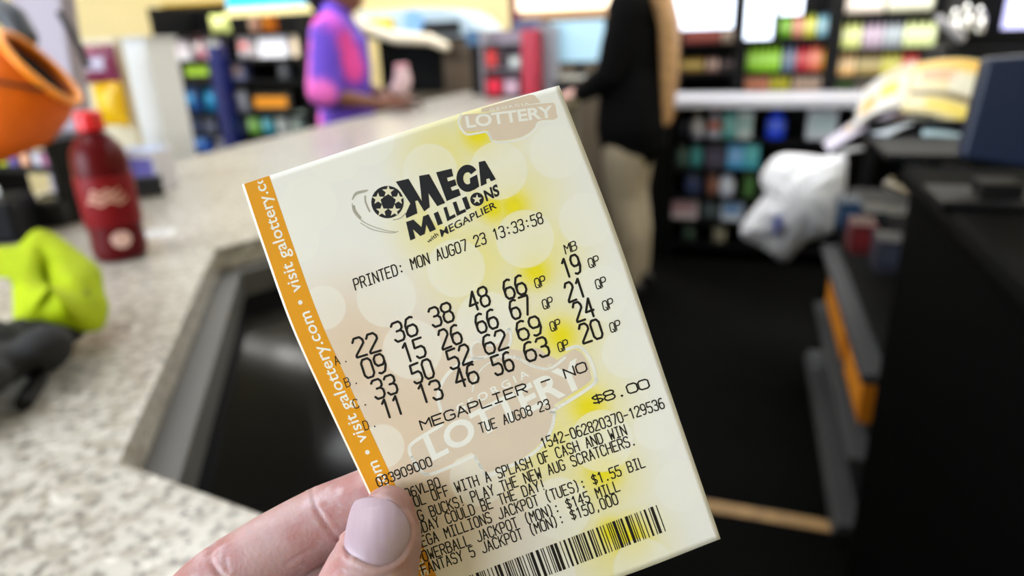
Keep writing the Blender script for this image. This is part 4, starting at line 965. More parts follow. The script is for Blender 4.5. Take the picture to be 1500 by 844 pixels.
# maroon pillar and the lit sign above
mp = sbox(MB(), aa(746, 10, 5.2), aa(768, 10, 5.2), 5.2, 5.34, 0, za(756, -40, 5.2)).build('maroon_pillar', mat('maroon paint', (108, 14, 40), .5), bevel=.004)
tag(mp, 'maroon pillar left of the glowing warm sign', 'pillar')
ls_ = thing('lit_sign', 'glowing warm white sign strip along the back of the shop', 'sign', W(aa(835, 8, 5.1), 5.1, 0))
sbox(MB(), aa(760, 8, 5.1), aa(915, 8, 5.1), 5.06, 5.1, za(835, 13, 5.1), za(835, -26, 5.1)).build('lit_panel', mat('warm lit panel', (255, 232, 200), .5, emit=1.6), ls_)
sbox(MB(), aa(766, 20, 5.1), aa(915, 20, 5.1), 5.05, 5.16, za(835, 26, 5.1), za(835, 14, 5.1)).build('orange_trim', mat('tan trim', (206, 160, 116), .5), ls_)
sbox(MB(), aa(766, 20, 5.1), aa(915, 20, 5.1), 5.1, 5.16, 0, za(835, 26, 5.1)).build('base_wall', mat('taupe base', (112, 100, 84), .5), ls_)
sbox(MB(), aa(750, 36, 4.9), aa(790, 36, 4.9), 4.9, 5.0, 0, za(770, 28, 4.9)).build('blue_bin', mat('slate blue', (76, 90, 130), .5), None, bevel=.01)
tag(bpy.data.objects['blue_bin'], 'slate blue bin standing behind the candy rack', 'bin')
# ------------------------------------------------------------------ right background: drinks shelving, back counter
def at_a(x, y, a): v = ray(x, y); return EYE + v * ((a - EYE.dot(EX)) / v.dot(EX))
BD = 4.35
zd = lambda x, y: za(x, y, BD)
bays = [(985, 1083), (1085, 1216), (1219, 1378)]
rows = {0: [50 + 14, 105], 1: [55, 105, 131], 2: [18, 70, 110, 131]}
for i, (x0, x1) in enumerate(bays):
    zs = [zd((x0 + x1) / 2, y) for y in rows[i]]
    shelving('drinks_shelving', ['black drinks shelving bay behind the blond woman', 'black drinks shelving bay with the green bottles', 'black drinks shelving bay with the pale green bottles'][i],
             aa(x0, 80, BD) + .018, aa(x1, 80, BD) - .012, BD - .03, BD + .32, zs, za(x0, -40, BD), side=.035, group='drinks shelving bays')
def drinks(i, r, segs, y0):
    x0, x1 = bays[i]; y1 = rows[i][r]; z = zd((x0 + x1) / 2, y1)
    for kind, what, xa, xb, n, c, c2, c3 in segs:
        wd = (xb - xa) / n
        lab = what + (' together' if n > 1 else '')
        for k in range(n):
            put(kind, 'drink_can' if kind == 'can' else 'drink_bottle', what, 'drink', xa + k * wd + .7, y0, xa + (k + 1) * wd - .7, y1, BD, c, c2, c3, z=z, group=('drinks: ' + what) if n > 1 else None)
drinks(0, 0, [('can', 'red drink can on the shelf under the left glowing glare panel', 1000, 1054, 5, (168, 62, 58), (190, 110, 100), (200, 190, 190)), ('can', 'beige drink can right of the red cans', 1056, 1076, 2, (206, 176, 150), (214, 196, 180), (200, 190, 190))], 46)
drinks(0, 1, [('bottle', 'amber drink bottle on the low shelf behind the blond hair', 996, 1030, 4, (176, 140, 66), (200, 180, 110), (60, 50, 40)), ('bottle', 'pinkish drink bottle on the low shelf right of the amber ones', 1034, 1052, 2, (186, 150, 138), (204, 180, 170), (60, 40, 40)), ('bottle', 'dark drink bottle at the right end of the left bay', 1056, 1078, 2, (74, 62, 66), (110, 96, 96), (30, 30, 30))], 84)
drinks(1, 0, [('bottle', 'green drink bottle beside the glowing glare panel in the upper middle bay', 1140, 1158, 2, (112, 180, 40), (160, 200, 110), (60, 120, 20)), ('bottle', 'pink drink bottle in the upper middle bay', 1159, 1176, 2, (208, 136, 116), (224, 170, 150), (160, 60, 50)), ('bottle', 'yellow drink bottle in the upper middle bay', 1177, 1194, 2, (206, 204, 74), (220, 220, 140), (120, 150, 40)), ('bottle', 'pale blue drink bottle in the upper middle bay', 1196, 1213, 2, (140, 190, 206), (180, 210, 220), (70, 120, 150))], 24)
drinks(1, 1, [('bottle', 'lime green drink bottle in the middle row', 1086, 1142, 6, (150, 210, 50), (180, 226, 110), (100, 150, 40)), ('bottle', 'slate blue drink bottle in the middle row', 1144, 1164, 2, (112, 128, 156), (140, 150, 170), (60, 66, 90)), ('bottle', 'crimson drink bottle in the middle row', 1165, 1183, 2, (190, 50, 66), (210, 110, 110), (120, 20, 30)), ('bottle', 'coral drink bottle in the middle row', 1184, 1200, 2, (226, 120, 92), (236, 160, 140), (170, 60, 40)), ('bottle', 'orange drink bottle at the end of the middle row', 1201, 1214, 1, (236, 166, 30), (240, 190, 80), (180, 90, 10))], 66)
drinks(1, 2, [('bottle', 'salmon orange drink bottle on the bottom row above the counter', 1088, 1126, 5, (240, 140, 96), (244, 180, 150), (200, 80, 40)), ('bottle', 'yellow drink bottle on the bottom row above the counter', 1127, 1156, 3, (214, 206, 20), (226, 220, 90), (150, 140, 10)), ('bottle', 'beige pink drink bottle on the bottom row above the counter', 1160, 1204, 5, (208, 170, 146), (222, 200, 180), (130, 90, 80))], 109)
drinks(2, 0, [('can', 'cream drink can on the top shelf of the right bay', 1226, 1296, 4, (222, 206, 190), (230, 220, 210), (200, 200, 200)), ('can', 'pale olive drink can on the top shelf of the right bay', 1300, 1368, 4, (206, 204, 176), (220, 220, 200), (200, 200, 200))], -8)
drinks(2, 1, [('bottle', 'pale green drink bottle at the left of the right bay', 1226, 1260, 3, (208, 214, 136), (222, 226, 176), (150, 160, 80)), ('bottle', 'lilac grey drink bottle in the right bay', 1262, 1292, 3, (176, 158, 174), (196, 180, 196), (110, 96, 110)), ('bottle', 'grey blue drink bottle in the right bay', 1293, 1320, 3, (158, 164, 170), (180, 190, 196), (90, 96, 100)), ('bottle', 'pale lime drink bottle at the right of the right bay', 1322, 1370, 4, (210, 220, 158), (226, 230, 190), (150, 160, 96))], 30)
drinks(2, 2, [('bottle', 'tan drink bottle in the third row', 1223, 1252, 3, (218, 176, 116), (226, 200, 160), (150, 110, 70)), ('bottle', 'khaki drink bottle in the third row', 1254, 1288, 4, (160, 140, 90), (190, 176, 130), (80, 66, 40)), ('bottle', 'olive yellow drink bottle in the third row', 1289, 1318, 3, (196, 188, 70), (210, 206, 120), (120, 110, 30)), ('bottle', 'red drink bottle in the third row above the magazines', 1319, 1344, 2, (206, 70, 60), (220, 120, 110), (140, 30, 30))], 74)
drinks(2, 3, [('can', 'dark green tin on the lowest shelf of the right bay', 1222, 1250, 2, (66, 96, 40), (90, 120, 60), (40, 50, 30)), ('can', 'grey brown tin on the lowest shelf of the right bay', 1252, 1300, 4, (120, 110, 96), (150, 140, 126), (60, 60, 60))], 114)
m_glare = mat('white glare glow', (222, 234, 255), .3, emit=1.35)  # glowing panels added to imitate glare on the drinks shelving
def lit(name, lab, x0, y0, x1, y1, b):
    t = thing(name, lab, 'screen', at_b((x0 + x1) / 2, (y0 + y1) / 2, b), YAW)
    p0, p1 = at_b(x0, y1, b), at_b(x1, y0, b); a0, a1 = p0.dot(EX), p1.dot(EX)
    sbox(MB(), a0, a1, b, b + .006, p0.z, p1.z).build('glare_face', m_glare, t)
    sbox(MB(), a0 - .01, a1 + .01, b + .0065, b + .035, p0.z - .01, p1.z + .01).build('casing', m_dark, t)
    for a in (a0 + .05, a1 - .05): sbox(MB(), a - .008, a + .008, b + .012, b + .028, p1.z + .01, HC).build('hanging_rod', m_steel, t)
lit('glare_panel', 'wide glowing white panel imitating glare above the red cans behind the blond hair', 986, -30, 1078, 44, 4.1)
lit('glare_panel', 'tall glowing blue white panel imitating glare before the green bottles', 1090, -30, 1138, 58, 4.1)
lit('glare_panel', 'short glowing blue white panel imitating glare beside the tall one', 1141, -30, 1180, 22, 4.1)
# fill lamps added out of view to brighten the shelves
def fill_lamp(lab, a, b, z_, ln, tgt, power, col=(1, .98, .95)):
    t = thing('fill_lamp', lab, 'light', W(a, b, z_), YAW)
    MB().box((0, 0, .03), (ln + .06, .09, .05)).build('housing', m_whitemetal, t, world=False, bevel=.004)
    for s_ in (-1, 1): MB().box((s_ * ln * .4, 0, (HC - z_ + .055) / 2 + .0), (.012, .012, HC - z_ - .055)).build('rod', m_steel, t, world=False)
    area('fill_lamp_glow', W(a, b, z_), tgt, ln, .06, power, col)
fill_lamp('white fill lamp added before the drinks shelving', .35, 3.75, 1.95, 1.6, W(.35, 4.35, 1.05), 26)
fill_lamp('white fill lamp added before the black packet shelving', -2.6, 2.75, 2.0, 1.2, W(-2.5, 3.3, 1.0), 16)
# back counter
bc_ = sbox(MB(), -.62, 1.35, 3.84, 4.285, .86, .905).build('back_counter', mat('pale grey counter', (196, 196, 204), .3, var=.04, scale=8), bevel=.004)
tag(bc_, 'pale grey back counter slab under the drinks shelving', 'counter')
sbox(MB(), -.60, aa(988, 250, 3.92) - .045, 3.9, 4.27, 0, .859).build('base_panel', m_black, bc_)
BL2 = 3.92
zl = lambda y: za(1100, y, BL2)
L1, L2 = aa(988, 250, BL2), aa(1240, 250, BL2)
shelving('under_counter_shelving', 'black shelving under the pale grey back counter', L1 - .02, L2, BL2 - .02, BL2 + .34, [zl(204), zl(248), zl(290), zl(325), zl(360)], .859, side=.03)
def uc(kind, lab, x0, y0, x1, y1, c, c2=None, c3=None):
    put(kind, 'boxed_goods' if kind == 'carton' else 'bottled_goods', lab, 'goods', x0, y0, x1, y1, BL2, c, c2, c3, z=zl(y1), deep=min(.08, (x1 - x0) * .0038))
uc('bottle', 'dim navy bottle at the left end under the back counter', 992, 170, 1006, 204, (26, 30, 46))
uc('bottle', 'white bottle first in the top row under the back counter', 1010, 168, 1030, 204, (196, 200, 216), (214, 214, 220), (200, 190, 170))
uc('bottle', 'white bottle with a rust label in the top row', 1034, 164, 1056, 204, (190, 194, 212), (190, 96, 66), (170, 90, 70))
uc('carton', 'teal carton in the top row under the back counter', 1058, 166, 1077, 204, (80, 158, 154), (130, 190, 186), (60, 110, 110))
uc('carton', 'pale mint carton right of the teal carton', 1079, 164, 1100, 204, (196, 208, 206), (160, 190, 186), (120, 150, 150))
uc('bottle', 'vivid blue bottle alone in the top row', 1122, 162, 1149, 204, (30, 70, 230), (80, 110, 240), (20, 50, 170))
uc('carton', 'white carton right of the vivid blue bottle', 1182, 162, 1222, 204, (206, 212, 222), (180, 200, 206), (170, 190, 190))
uc('can', 'dull green tin in the second row', 988, 218, 1006, 248, (70, 90, 84))
uc('can', 'teal tin in the second row', 1008, 214, 1027, 248, (60, 130, 132))
uc('carton', 'dark violet carton in the second row', 1032, 216, 1060, 248, (64, 58, 74))
uc('carton', 'sky blue carton in the second row', 1064, 212, 1088, 248, (60, 146, 196), (130, 180, 226))
uc('carton', 'turquoise carton at the right of the second row', 1089, 206, 1110, 248, (60, 160, 176), (100, 190, 190))
uc('can', 'dark navy tin in the third row', 1000, 258, 1026, 290, (44, 54, 84))
uc('can', 'brown tin in the third row', 1034, 256, 1050, 290, (120, 80, 66))
uc('bottle', 'white bottle with a blue cap in the third row', 1052, 254, 1074, 290, (206, 214, 236), (226, 230, 240), (90, 110, 200))
uc('carton', 'green carton at the right of the third row', 1088, 256, 1104, 290, (60, 96, 46))
uc('carton', 'pinkish white carton low on the left', 980, 293, 1020, 325, (206, 194, 200), (190, 150, 160))
uc('can', 'grey tin in the fourth row', 1026, 298, 1050, 325, (70, 80, 84))
uc('carton', 'white carton with a blue side in the fourth row', 1056, 292, 1086, 325, (206, 216, 232), (120, 160, 210))
uc('can', 'dull green tin on the lowest shelf', 996, 336, 1018, 360, (50, 66, 58))
uc('can', 'dull cream tin on the lowest shelf', 1042, 334, 1062, 360, (130, 126, 110))

# ------------------------------------------------------------------ right: aisle rack, black cabinet, magazines, bag
AF = .31
rkk = thing('aisle_rack', 'low black rack along the right side of the dark aisle', 'rack', W(.5, 2.5, 0))
RB0, RB1 = 1.62, 2.70; RZ = .70
sbox(MB(), AF + .06, .58, RB0, RB1, .0, RZ).build('body', m_black, rkk, bevel=.004)
m_edge = mat('dull grey shelf edge', (58, 58, 60), .6)
def zedge(x, y): return at_a(x, y, AF).z
for x, y in ((1245, 500), (1225, 596), (1214, 700)):
    z_ = max(.03, zedge(x, y)); sbox(MB(), AF, AF + .058, RB0, RB1, z_ - .012, z_ + .012).build('shelf_edge', m_edge, rkk, bevel=.002)
sbox(MB(), AF - .01, AF + .058, RB0, RB1, .0, .022).build('kick_strip', mat('worn grey strip', (48, 48, 48), .6, var=.3, scale=12), rkk)
pa_, pb_ = at_a(1207, 437, AF), at_a(1250, 638, AF); pt_ = at_a(1222, 439, AF)
bq = sorted((pa_.dot(EY), pb_.dot(EY))); zt_, zb_ = at_a(1247, 520, AF).z, at_a(1228, 528, AF).z
m_org = mat('amber carton', (206, 122, 18), .5, var=.12, scale=10)
mid = at_a(1232, 525, AF).dot(EY)
for b0, b1, lab in ((mid + .03, bq[1], 'far amber box lying along the aisle rack'), (max(bq[0], RB0), mid - .03, 'near amber box lying along the aisle rack')):
    t = thing('amber_box', lab, 'box', W(AF + .02, (b0 + b1) / 2, zb_), YAW)
    sbox(MB(), AF + .006, AF + .056, b0, b1, zb_ + .002, zt_).build('box_body', m_org, t, bevel=.003)
    sbox(MB(), AF + .005, AF + .0058, b0 + .03, b1 - .03, zb_ + .02, zt_ - .02).build('printed_panel', mat('amber print', (222, 140, 30), .5), t)
for i, (x, y, c, lab) in enumerate([(1240, 330, (22, 50, 76), 'dark blue box on top of the aisle rack near the white bag'), (1258, 366, (80, 12, 18), 'dark red box on top of the aisle rack'), (1276, 345, (36, 37, 40), 'charcoal box on top of the aisle rack'), (1296, 392, (40, 42, 54), 'slate grey box on top of the aisle rack'), (1310, 350, (44, 42, 40), 'brown grey box on top of the aisle rack')]):
    p = at_z(x, y, RZ); good('carton', 'small_box', lab, 'box', p, (.06, .10, .08), c, dim(c, 1.3), dim(c, .7))
fgc = thing('black_cabinet', 'large black cabinet filling the lower right foreground', 'cabinet', W(.7, .5, 0))
sbox(MB(), .29, 1.3, -.5, 1.37, .05, .985).build('carcass', mat('matt black panel', (2, 2, 2), .85, spec=.04), fgc, bevel=.01)
sbox(MB(), .31, 1.28, -.48, 1.35, 0, .05).build('plinth', m_black, fgc)
sbox(MB(), .27, 1.32, -.52, 1.39, .9855, 1.02).build('top', mat('satin black top', (5, 5, 5), .7, spec=.03), fgc, bevel=.014)
nm_ = thing('navy_monitor', 'navy backed monitor standing on the black cabinet at the right edge', 'monitor', at_b(1480, 240, 1.12), YAW)
c0, c1, c2_, c3_ = at_b(1408, 232, 1.12), at_b(1530, 250, 1.12), at_b(1540, 78, 1.12), at_b(1446, 86, 1.12)
dv = EY * .035 + Vector((0, 0, .0))
for q_ in (c0, c1): q_.z = max(q_.z, 1.045)
mb = MB(); mb.add([c0, c1, c2_, c3_, c0 + dv, c1 + dv, c2_ + dv, c3_ + dv], [(0, 1, 2, 3), (4, 7, 6, 5), (0, 4, 5, 1), (1, 5, 6, 2), (2, 6, 7, 3), (3, 7, 4, 0)])
mb.build('back_shell', mat('navy plastic', (16, 30, 56), .45, spec=.4), nm_, bevel=.006)
cm = (c0 + c1) / 2; MB().box((cm.x, cm.y, 1.034), (.05, .05, .03), SR3).build('stand', m_black, nm_); MB().box((cm.x, cm.y, 1.0255), (.16, .12, .01), SR3).build('foot', m_black, nm_, bevel=.003)
# magazines fanned out in a black tray
tray = thing('magazine_tray', 'black tray under the fanned magazines at the end of the cabinet', 'tray', at_b(1370, 215, 1.5))
tp = at_b(1360, 212, 1.52); ta, tb, tz = tp.dot(EX), 1.52, tp.z
sbox(MB(), ta - .09, ta + .24, 1.405, 1.66, tz - .012, tz).build('tray_base', m_black, tray, bevel=.003)
sbox(MB(), ta - .09, ta + .24, 1.655, 1.667, tz, tz + .03).build('tray_lip', m_black, tray, bevel=.002)
sbox(MB(), ta + .05, ta + .09, 1.42, 1.60, RZ + .001, tz - .012).build('support_post', m_black, tray)
def paper(lab, q, c, patches, bend=.012, name='magazine'):
    """q: four corners (x, y, distance); a bent booklet with printed fields"""
    t = thing(name, lab, 'magazine', at_d(*q[0])); cs = [at_d(*p) for p in q]; nr = (cs[1] - cs[0]).cross(cs[3] - cs[0]).normalized()
    if nr.dot(EYE - cs[0]) < 0: nr = -nr
    def fn(i, j, up=0.0): return cs[0].lerp(cs[1], i).lerp(cs[3].lerp(cs[2], i), j) + nr * (bend * math.sin(math.pi * i) + up)
    MB().grid(lambda i, j: fn(i, j), 14, 8).build('cover', mat('tint_paper_%d_%d_%d' % c, c, .4), t, smooth=True, thick=.004)
    for i0, i1, j0, j1, cc in patches:
        MB().grid(lambda i, j: fn(i0 + (i1 - i0) * i, j0 + (j1 - j0) * j, .0055), 6, 4).build('printed_field', rgb(cc), t, smooth=True)
    return t
paper('cream magazine with an orange headline lying uppermost on the fan', [(1338, 96, 1.74), (1448, 94, 1.70), (1424, 196, 1.42), (1318, 164, 1.46)], (222, 206, 156),
      [(.05, .95, .03, .2, (232, 182, 70)), (.15, .6, .24, .42, (206, 160, 120)), (.55, .95, .3, .6, (214, 210, 190)), (.05, .9, .62, .72, (120, 106, 76)), (.3, .95, .76, .95, (228, 206, 96))])
paper('white magazine with a yellow round print on the left of the fan', [(1262, 138, 1.74), (1340, 92, 1.80), (1326, 158, 1.50), (1250, 190, 1.46)], (214, 210, 206),
      [(.48, .82, .4, .72, (226, 216, 10)), (.1, .4, .5, .85, (232, 176, 80)), (.5, .95, .05, .3, (206, 190, 150))])
paper('pale lilac leaflet sticking out furthest left from the fan', [(1206, 212, 1.52), (1300, 150, 1.60), (1320, 164, 1.50), (1214, 224, 1.44)], (206, 198, 220), [(.3, .8, .2, .6, (226, 200, 170))], .004, 'leaflet')
paper('bluish white magazine arched below the cream one', [(1262, 196, 1.50), (1380, 166, 1.60), (1400, 184, 1.48), (1300, 200, 1.42)], (206, 214, 222), [(.1, .9, .1, .4, (200, 150, 150))], .018)
paper('pale teal leaflet under the right end of the fan', [(1352, 186, 1.46), (1436, 190, 1.48), (1420, 206, 1.40), (1350, 200, 1.40)], (176, 200, 208), [(.1, .6, .2, .7, (130, 160, 176))], .003, 'leaflet')
wb = MB(); wb.tube([at_b(1300, 270, 1.6), at_b(1345, 288, 1.45)], .009, 10)
hk = thing('chrome_bracket', 'short grey metal bracket below the magazine tray', 'bracket', at_b(1320, 280, 1.5)); wb.build('arm', m_steel, hk, smooth=True)
MB().tube([at_b(1300, 270, 1.6), at_b(1306, 262, 1.72)], .006, 8).build('joint', m_steel, hk, smooth=True)

# white carrier bag hanging on the end of the aisle rack
cbg = thing('carrier_bag', 'crumpled white plastic carrier bag with a small blue mark hanging in the aisle', 'bag', at_b(1160, 385, 2.9))
BO = curve([(1138, 232), (1170, 229), (1205, 233), (1236, 232), (1240, 256), (1234, 300), (1222, 322), (1216, 344), (1180, 356), (1150, 385), (1118, 364), (1085, 346), (1098, 318), (1121, 287), (1114, 262)], 4)
NB_ = len(BO); cx_, cy_ = 1166, 300; rings = []
for L_ in range(9):
    t = L_ / 8; rg = []
    for i, (x, y) in enumerate(BO):
        k = (1 - t) ** .8; wv = 1 + .03 * math.sin(i * 1.3 + L_)
        p = at_b(cx_ + (x - cx_) * k * (wv if t else 1), cy_ + (y - cy_) * k, 2.86 - .10 * math.sin(t * math.pi / 2) + .012 * math.sin(i * .9 + L_ * 1.4) * math.sin(math.pi * min(1, t + .1)) + .008 * math.sin(i * 2.1 - L_ * .7) * math.sin(math.pi * t))
        rg.append(p)
    rings.append(rg)
vs = [p for r_ in rings for p in r_] + [p + EY * .06 for p in rings[0]]
fs = [(l * NB_ + i, l * NB_ + (i + 1) % NB_, (l + 1) * NB_ + (i + 1) % NB_, (l + 1) * NB_ + i) for l in range(8) for i in range(NB_)]
kb_ = 9 * NB_; fs += [(i, (i + 1) % NB_, kb_ + (i + 1) % NB_, kb_ + i) for i in range(NB_)] + [tuple(kb_ + i for i in range(NB_))]
m_bag = mat('white plastic film', (236, 236, 240), .45, var=.03, scale=10, bump=.1)
MB().add(vs, fs).build('film', m_bag, cbg, smooth=True)
bm_ = MB(); mk = [(1133, 322), (1138, 316), (1143, 322), (1147, 330), (1140, 334), (1138, 348), (1135, 346), (1135, 334)]
bm_.add([at_b(x, y, 2.735) for x, y in mk] + [at_b(x, y, 2.78) for x, y in mk], [tuple(range(8)), tuple(range(8, 16))[::-1]] + [(i, (i + 1) % 8, 8 + (i + 1) % 8, 8 + i) for i in range(8)])
bm_.build('blue_mark', mat('blue bag mark', (70, 84, 170), .5), cbg)
MB().tube([at_b(1232, 262, 2.86), at_b(1238, 240, 2.86), at_b(1236, 222, 2.86), W(.40, 2.92, .80), W(.44, 2.95, .80)], .008, 8).build('handle_loop', m_bag, cbg, smooth=True)
bh = thing('rack_post', 'short black post beyond the aisle rack holding the white bag', 'post', W(.47, 2.95, 0), YAW)
MB().box((0, 0, .41), (.04, .04, .82)).build('shaft', m_black, bh, world=False, bevel=.004); MB().box((0, 0, .826), (.06, .06, .012)).build('cap', m_dark, bh, world=False)
# tan strip in the floor
ts = sbox(MB(), -.35, .30, 1.64, 1.69, 0, .004).build('floor_strip', mat('worn tan strip', (172, 134, 82), .6, var=.25, scale=20), bevel=.001)
tag(ts, kind='structure'); ts.name = 'trim_1'
# top right: dark machine with chrome nozzles and a lit display
tm = thing('dispenser_machine', 'black dispenser machine with chrome nozzles in the upper right corner', 'machine', W(1.1, 2.84, 0), YAW)
t0, t1 = aa(1385, 60, 2.74), aa(1520, 60, 2.74)
sbox(MB(), t0, t1 + .1, 2.74, 3.05, 0, za(1440, 70, 2.74)).build('cabinet', m_black, tm, bevel=.006)
sbox(MB(), t0 + .06, t1 + .1, 2.84, 3.05, za(1440, 70, 2.74), za(1440, -40, 2.74)).build('upper_body', m_black, tm, bevel=.006)
m_chrome = mat('chrome', (214, 212, 206), .15, metal=1.0)
for x, y in ((1400, 34), (1418, 26), (1436, 30)):
    MB().tube([at_b(x, y - 16, 2.81), at_b(x, y, 2.78), at_b(x - 2, y + 16, 2.76)], [.012, .018, .014], 12).build('nozzle', m_chrome, tm, smooth=True)
MB().tube([at_b(1376, 28, 2.72), at_b(1396, 44, 2.72), at_b(1408, 56, 2.73)], .014, 10).build('lever', mat('pale grey plastic', (196, 192, 196), .4), tm, smooth=True)
sbox(MB(), aa(1488, 20, 2.72), aa(1530, 20, 2.72), 2.81, 2.838, za(1500, 42, 2.81), za(1500, -30, 2.81)).build('display', mat('lit lilac display', (206, 206, 255), .3, emit=1.0), tm)

# ------------------------------------------------------------------ people
def local(o, f, s=1.0):                                            # figure frame: x forward, y left, z up
    f = Vector(f).normalized(); l = Vector((-f.y, f.x, 0)); return lambda x, y, z: Vector(o) + (f * x + l * y + Vector((0, 0, z))) * s
def head(mb, hd, L, s=1.0):
    c = hd
    mb.ball(L(*c), .1 * s, 24, 16, (.88, .88, 1.12)); x, y, z = c
    mb.ball(L(x + .025, y, z - .055), .07 * s, 20, 12, (.9, .82, .95))        # jaw
    mb.tube([L(x + .088, y, z + .01), L(x + .108, y, z - .025)], [.009, .014], 10)   # nose
    mb.tube([L(x + .078, y - .022, z - .062), L(x + .086, y, z - .062), L(x + .078, y + .022, z - .062)], .009, 8)   # mouth
    for s_ in (-1, 1):
        mb.ball(L(x - .005, y + s_ * .09, z - .01), .026, 10, 8, (.7, .5, 1.1))
        mb.tube([L(x + .072, y + s_ * .016, z + .03), L(x + .068, y + s_ * .05, z + .028)], .012, 8)
def fingers(mb, w, d, L, up, s=1.0):
    """palm and five bent fingers from wrist w along d; up = back of the hand"""
    d = Vector(d).normalized(); up = Vector(up).normalized(); sd = d.cross(up).normalized()
    w = Vector(w); pc = w + d * .045
    mb.tube([w, w + d * .085 * s], [.024, .032], 14, .55, up)
    for k, (off, ln) in enumerate(((-.027, .068), (-.009, .078), (.009, .073), (.027, .058))):
        b = w + d * .085 * s + sd * off
        mb.tube([b - d * .02, b + d * ln * .45 - up * .006, b + d * ln * .8 - up * .022, b + d * ln - up * .042], [.0098, .0095, .0088, .0075], 10)
    b = w + d * .025 - sd * .026
    mb.tube([b, b + d * .025 - sd * .022 - up * .01, b + d * .055 - sd * .028 - up * .02], [.0125, .0115, .009], 10)
def legs(mb, L, g):
    for s_ in (-1, 1):
        mb.tube([L(0, s_ * .085, .93), L(.015, s_ * .09, .70), L(.02, s_ * .09, .50), L(-.01, s_ * .09, .30), L(-.02, s_ * .09, .09)], [.092 + g, .082 + g, .058 + g, .056 + g, .04 + g], 20)
def torso(mb, L, g, z0=.92, lean=0.0):
    mb.tube([L(0, 0, z0), L(.005, 0, 1.04), L(.01 + lean, 0, 1.18), L(.01 + lean, 0, 1.30), L(.0 + lean, 0, 1.37)], [.158 + g, .150 + g, .165 + g, .160 + g, .10 + g], 28, .66, L(1, 0, 0) - L(0, 0, 0))
    mb.tube([L(lean, -.15, 1.345), L(lean, .15, 1.345)], [.062 + g, .062 + g], 18)
def shoes(parent, L, M):
    for s_ in (-1, 1):
        mb = MB(); mb.tube([L(-.06, s_ * .09, .04), L(.03, s_ * .09, .048), L(.10, s_ * .095, .036), L(.16, s_ * .1, .03)], [.04, .044, .04, .026], 16)
        mb.v = [(v[0], v[1], max(v[2], .004)) for v in mb.v]; mb.build('shoe', M, parent, smooth=True)

# shopper in the purple shirt, seen from the right side
L = local(at_z(505, 180, .95).xy.to_3d() * 0 + Vector((-.74, 3.30, 0)), (1, .05, 0), .97)
pu = thing('person', 'person in a purple and pink patterned T-shirt holding a small pink pouch at the counter', 'person', L(0, 0, 0))
m_sk1 = skin_mat('brown skin', (122, 74, 52), (104, 58, 42), (140, 88, 64), .1)
mb = MB(); torso(mb, L, -.012); legs(mb, L, -.012); mb.tube([L(0, 0, 1.34), L(.02, 0, 1.45)], .055, 18); head(mb, (.045, 0, 1.545), L)
shR, elR, wrR = L(-.02, -.185, 1.34), L(-.055, -.225, 1.075), L(.18, -.16, 1.025)
shL, elL, wrL = L(-.02, .185, 1.34), L(.0, .23, 1.09), L(.21, .05, 1.03)
mb.tube([shR, shR.lerp(elR, .5), elR, elR.lerp(wrR, .4), wrR], [.052, .046, .038, .038, .025], 18)
mb.tube([shL, shL.lerp(elL, .5), elL, elL.lerp(wrL, .4), wrL], [.052, .046, .038, .038, .025], 18)
fingers(mb, wrR, L(.30, -.08, 1.03) - wrR, L, L(-.1, -1, .5) - L(0, 0, 0)); fingers(mb, wrL, L(.32, .0, 1.03) - wrL, L, L(0, .6, .8) - L(0, 0, 0))
organic(mb, 'body', m_sk1, pu, .006, 5)
def shirt_mat():
    M = bpy.data.materials.new('purple pink print'); M.use_nodes = True; q = NB(M)
    tc = q.n('ShaderNodeTexCoord').outputs['Object']
    n = q.n('ShaderNodeTexNoise'); q.l(tc, n.inputs['Vector']); n.inputs['Scale'].default_value = 5; n.inputs['Detail'].default_value = 1
    c = q.mix(n.outputs['Fac'], (62, 24, 150), (124, 84, 232))
    # pink bands: across the chest from the shoulder, round the back edge and the hem of the sleeve (figure frame x, y, z)
    pk = [(-.04, -.17, 1.36), (.0, -.17, 1.31), (.04, -.16, 1.26), (.07, -.15, 1.20), (.09, -.14, 1.15)]
    sl_ = [(-.12, -.22, 1.25), (-.13, -.24, 1.18), (-.13, -.25, 1.12), (-.10, -.26, 1.075), (-.04, -.28, 1.06), (-.02, -.29, 1.05), (-.13, -.10, .92), (-.12, -.12, .86)]
    pos = q.n('ShaderNodeVectorMath', operation='ADD'); q.l(tc, pos.inputs[0]); pos.inputs[1].default_value = (0, 0, 0)
    f = q.mx([q.blob(pos.outputs[0], p, .035, .055) for p in pk]); c = q.mix(f, c, (232, 70, 164))
    f2 = q.mx([q.blob(pos.outputs[0], p, .03, .05) for p in sl_]); c = q.mix(f2, c, (240, 110, 206))
    q.l(c, q.b.inputs['Base Color']); q.b.inputs['Roughness'].default_value = .7
    return M
mb = MB(); torso(mb, L, .016, .90); mb.tube([L(0, 0, .80), L(0, 0, .95)], [.20, .185], 26, .74, L(1, 0, 0) - L(0, 0, 0))
mb.tube([shR, shR.lerp(elR, .5), shR.lerp(elR, .92)], [.07, .074, .078], 20, cap=True); mb.tube([shL, shL.lerp(elL, .5), shL.lerp(elL, .9)], [.07, .072, .076], 20)
mb.tube([L(-.01, 0, 1.34), L(.0, 0, 1.41)], [.12, .075], 20)
organic(mb, 't_shirt', shirt_mat(), pu, .008, 5)
mb = MB(); legs(mb, L, .012); mb.tube([L(0, 0, .86), L(0, 0, .97)], [.15, .15], 24, .7, L(1, 0, 0) - L(0, 0, 0)); organic(mb, 'trousers', mat('dark denim', (34, 38, 54), .8), pu, .009, 4)
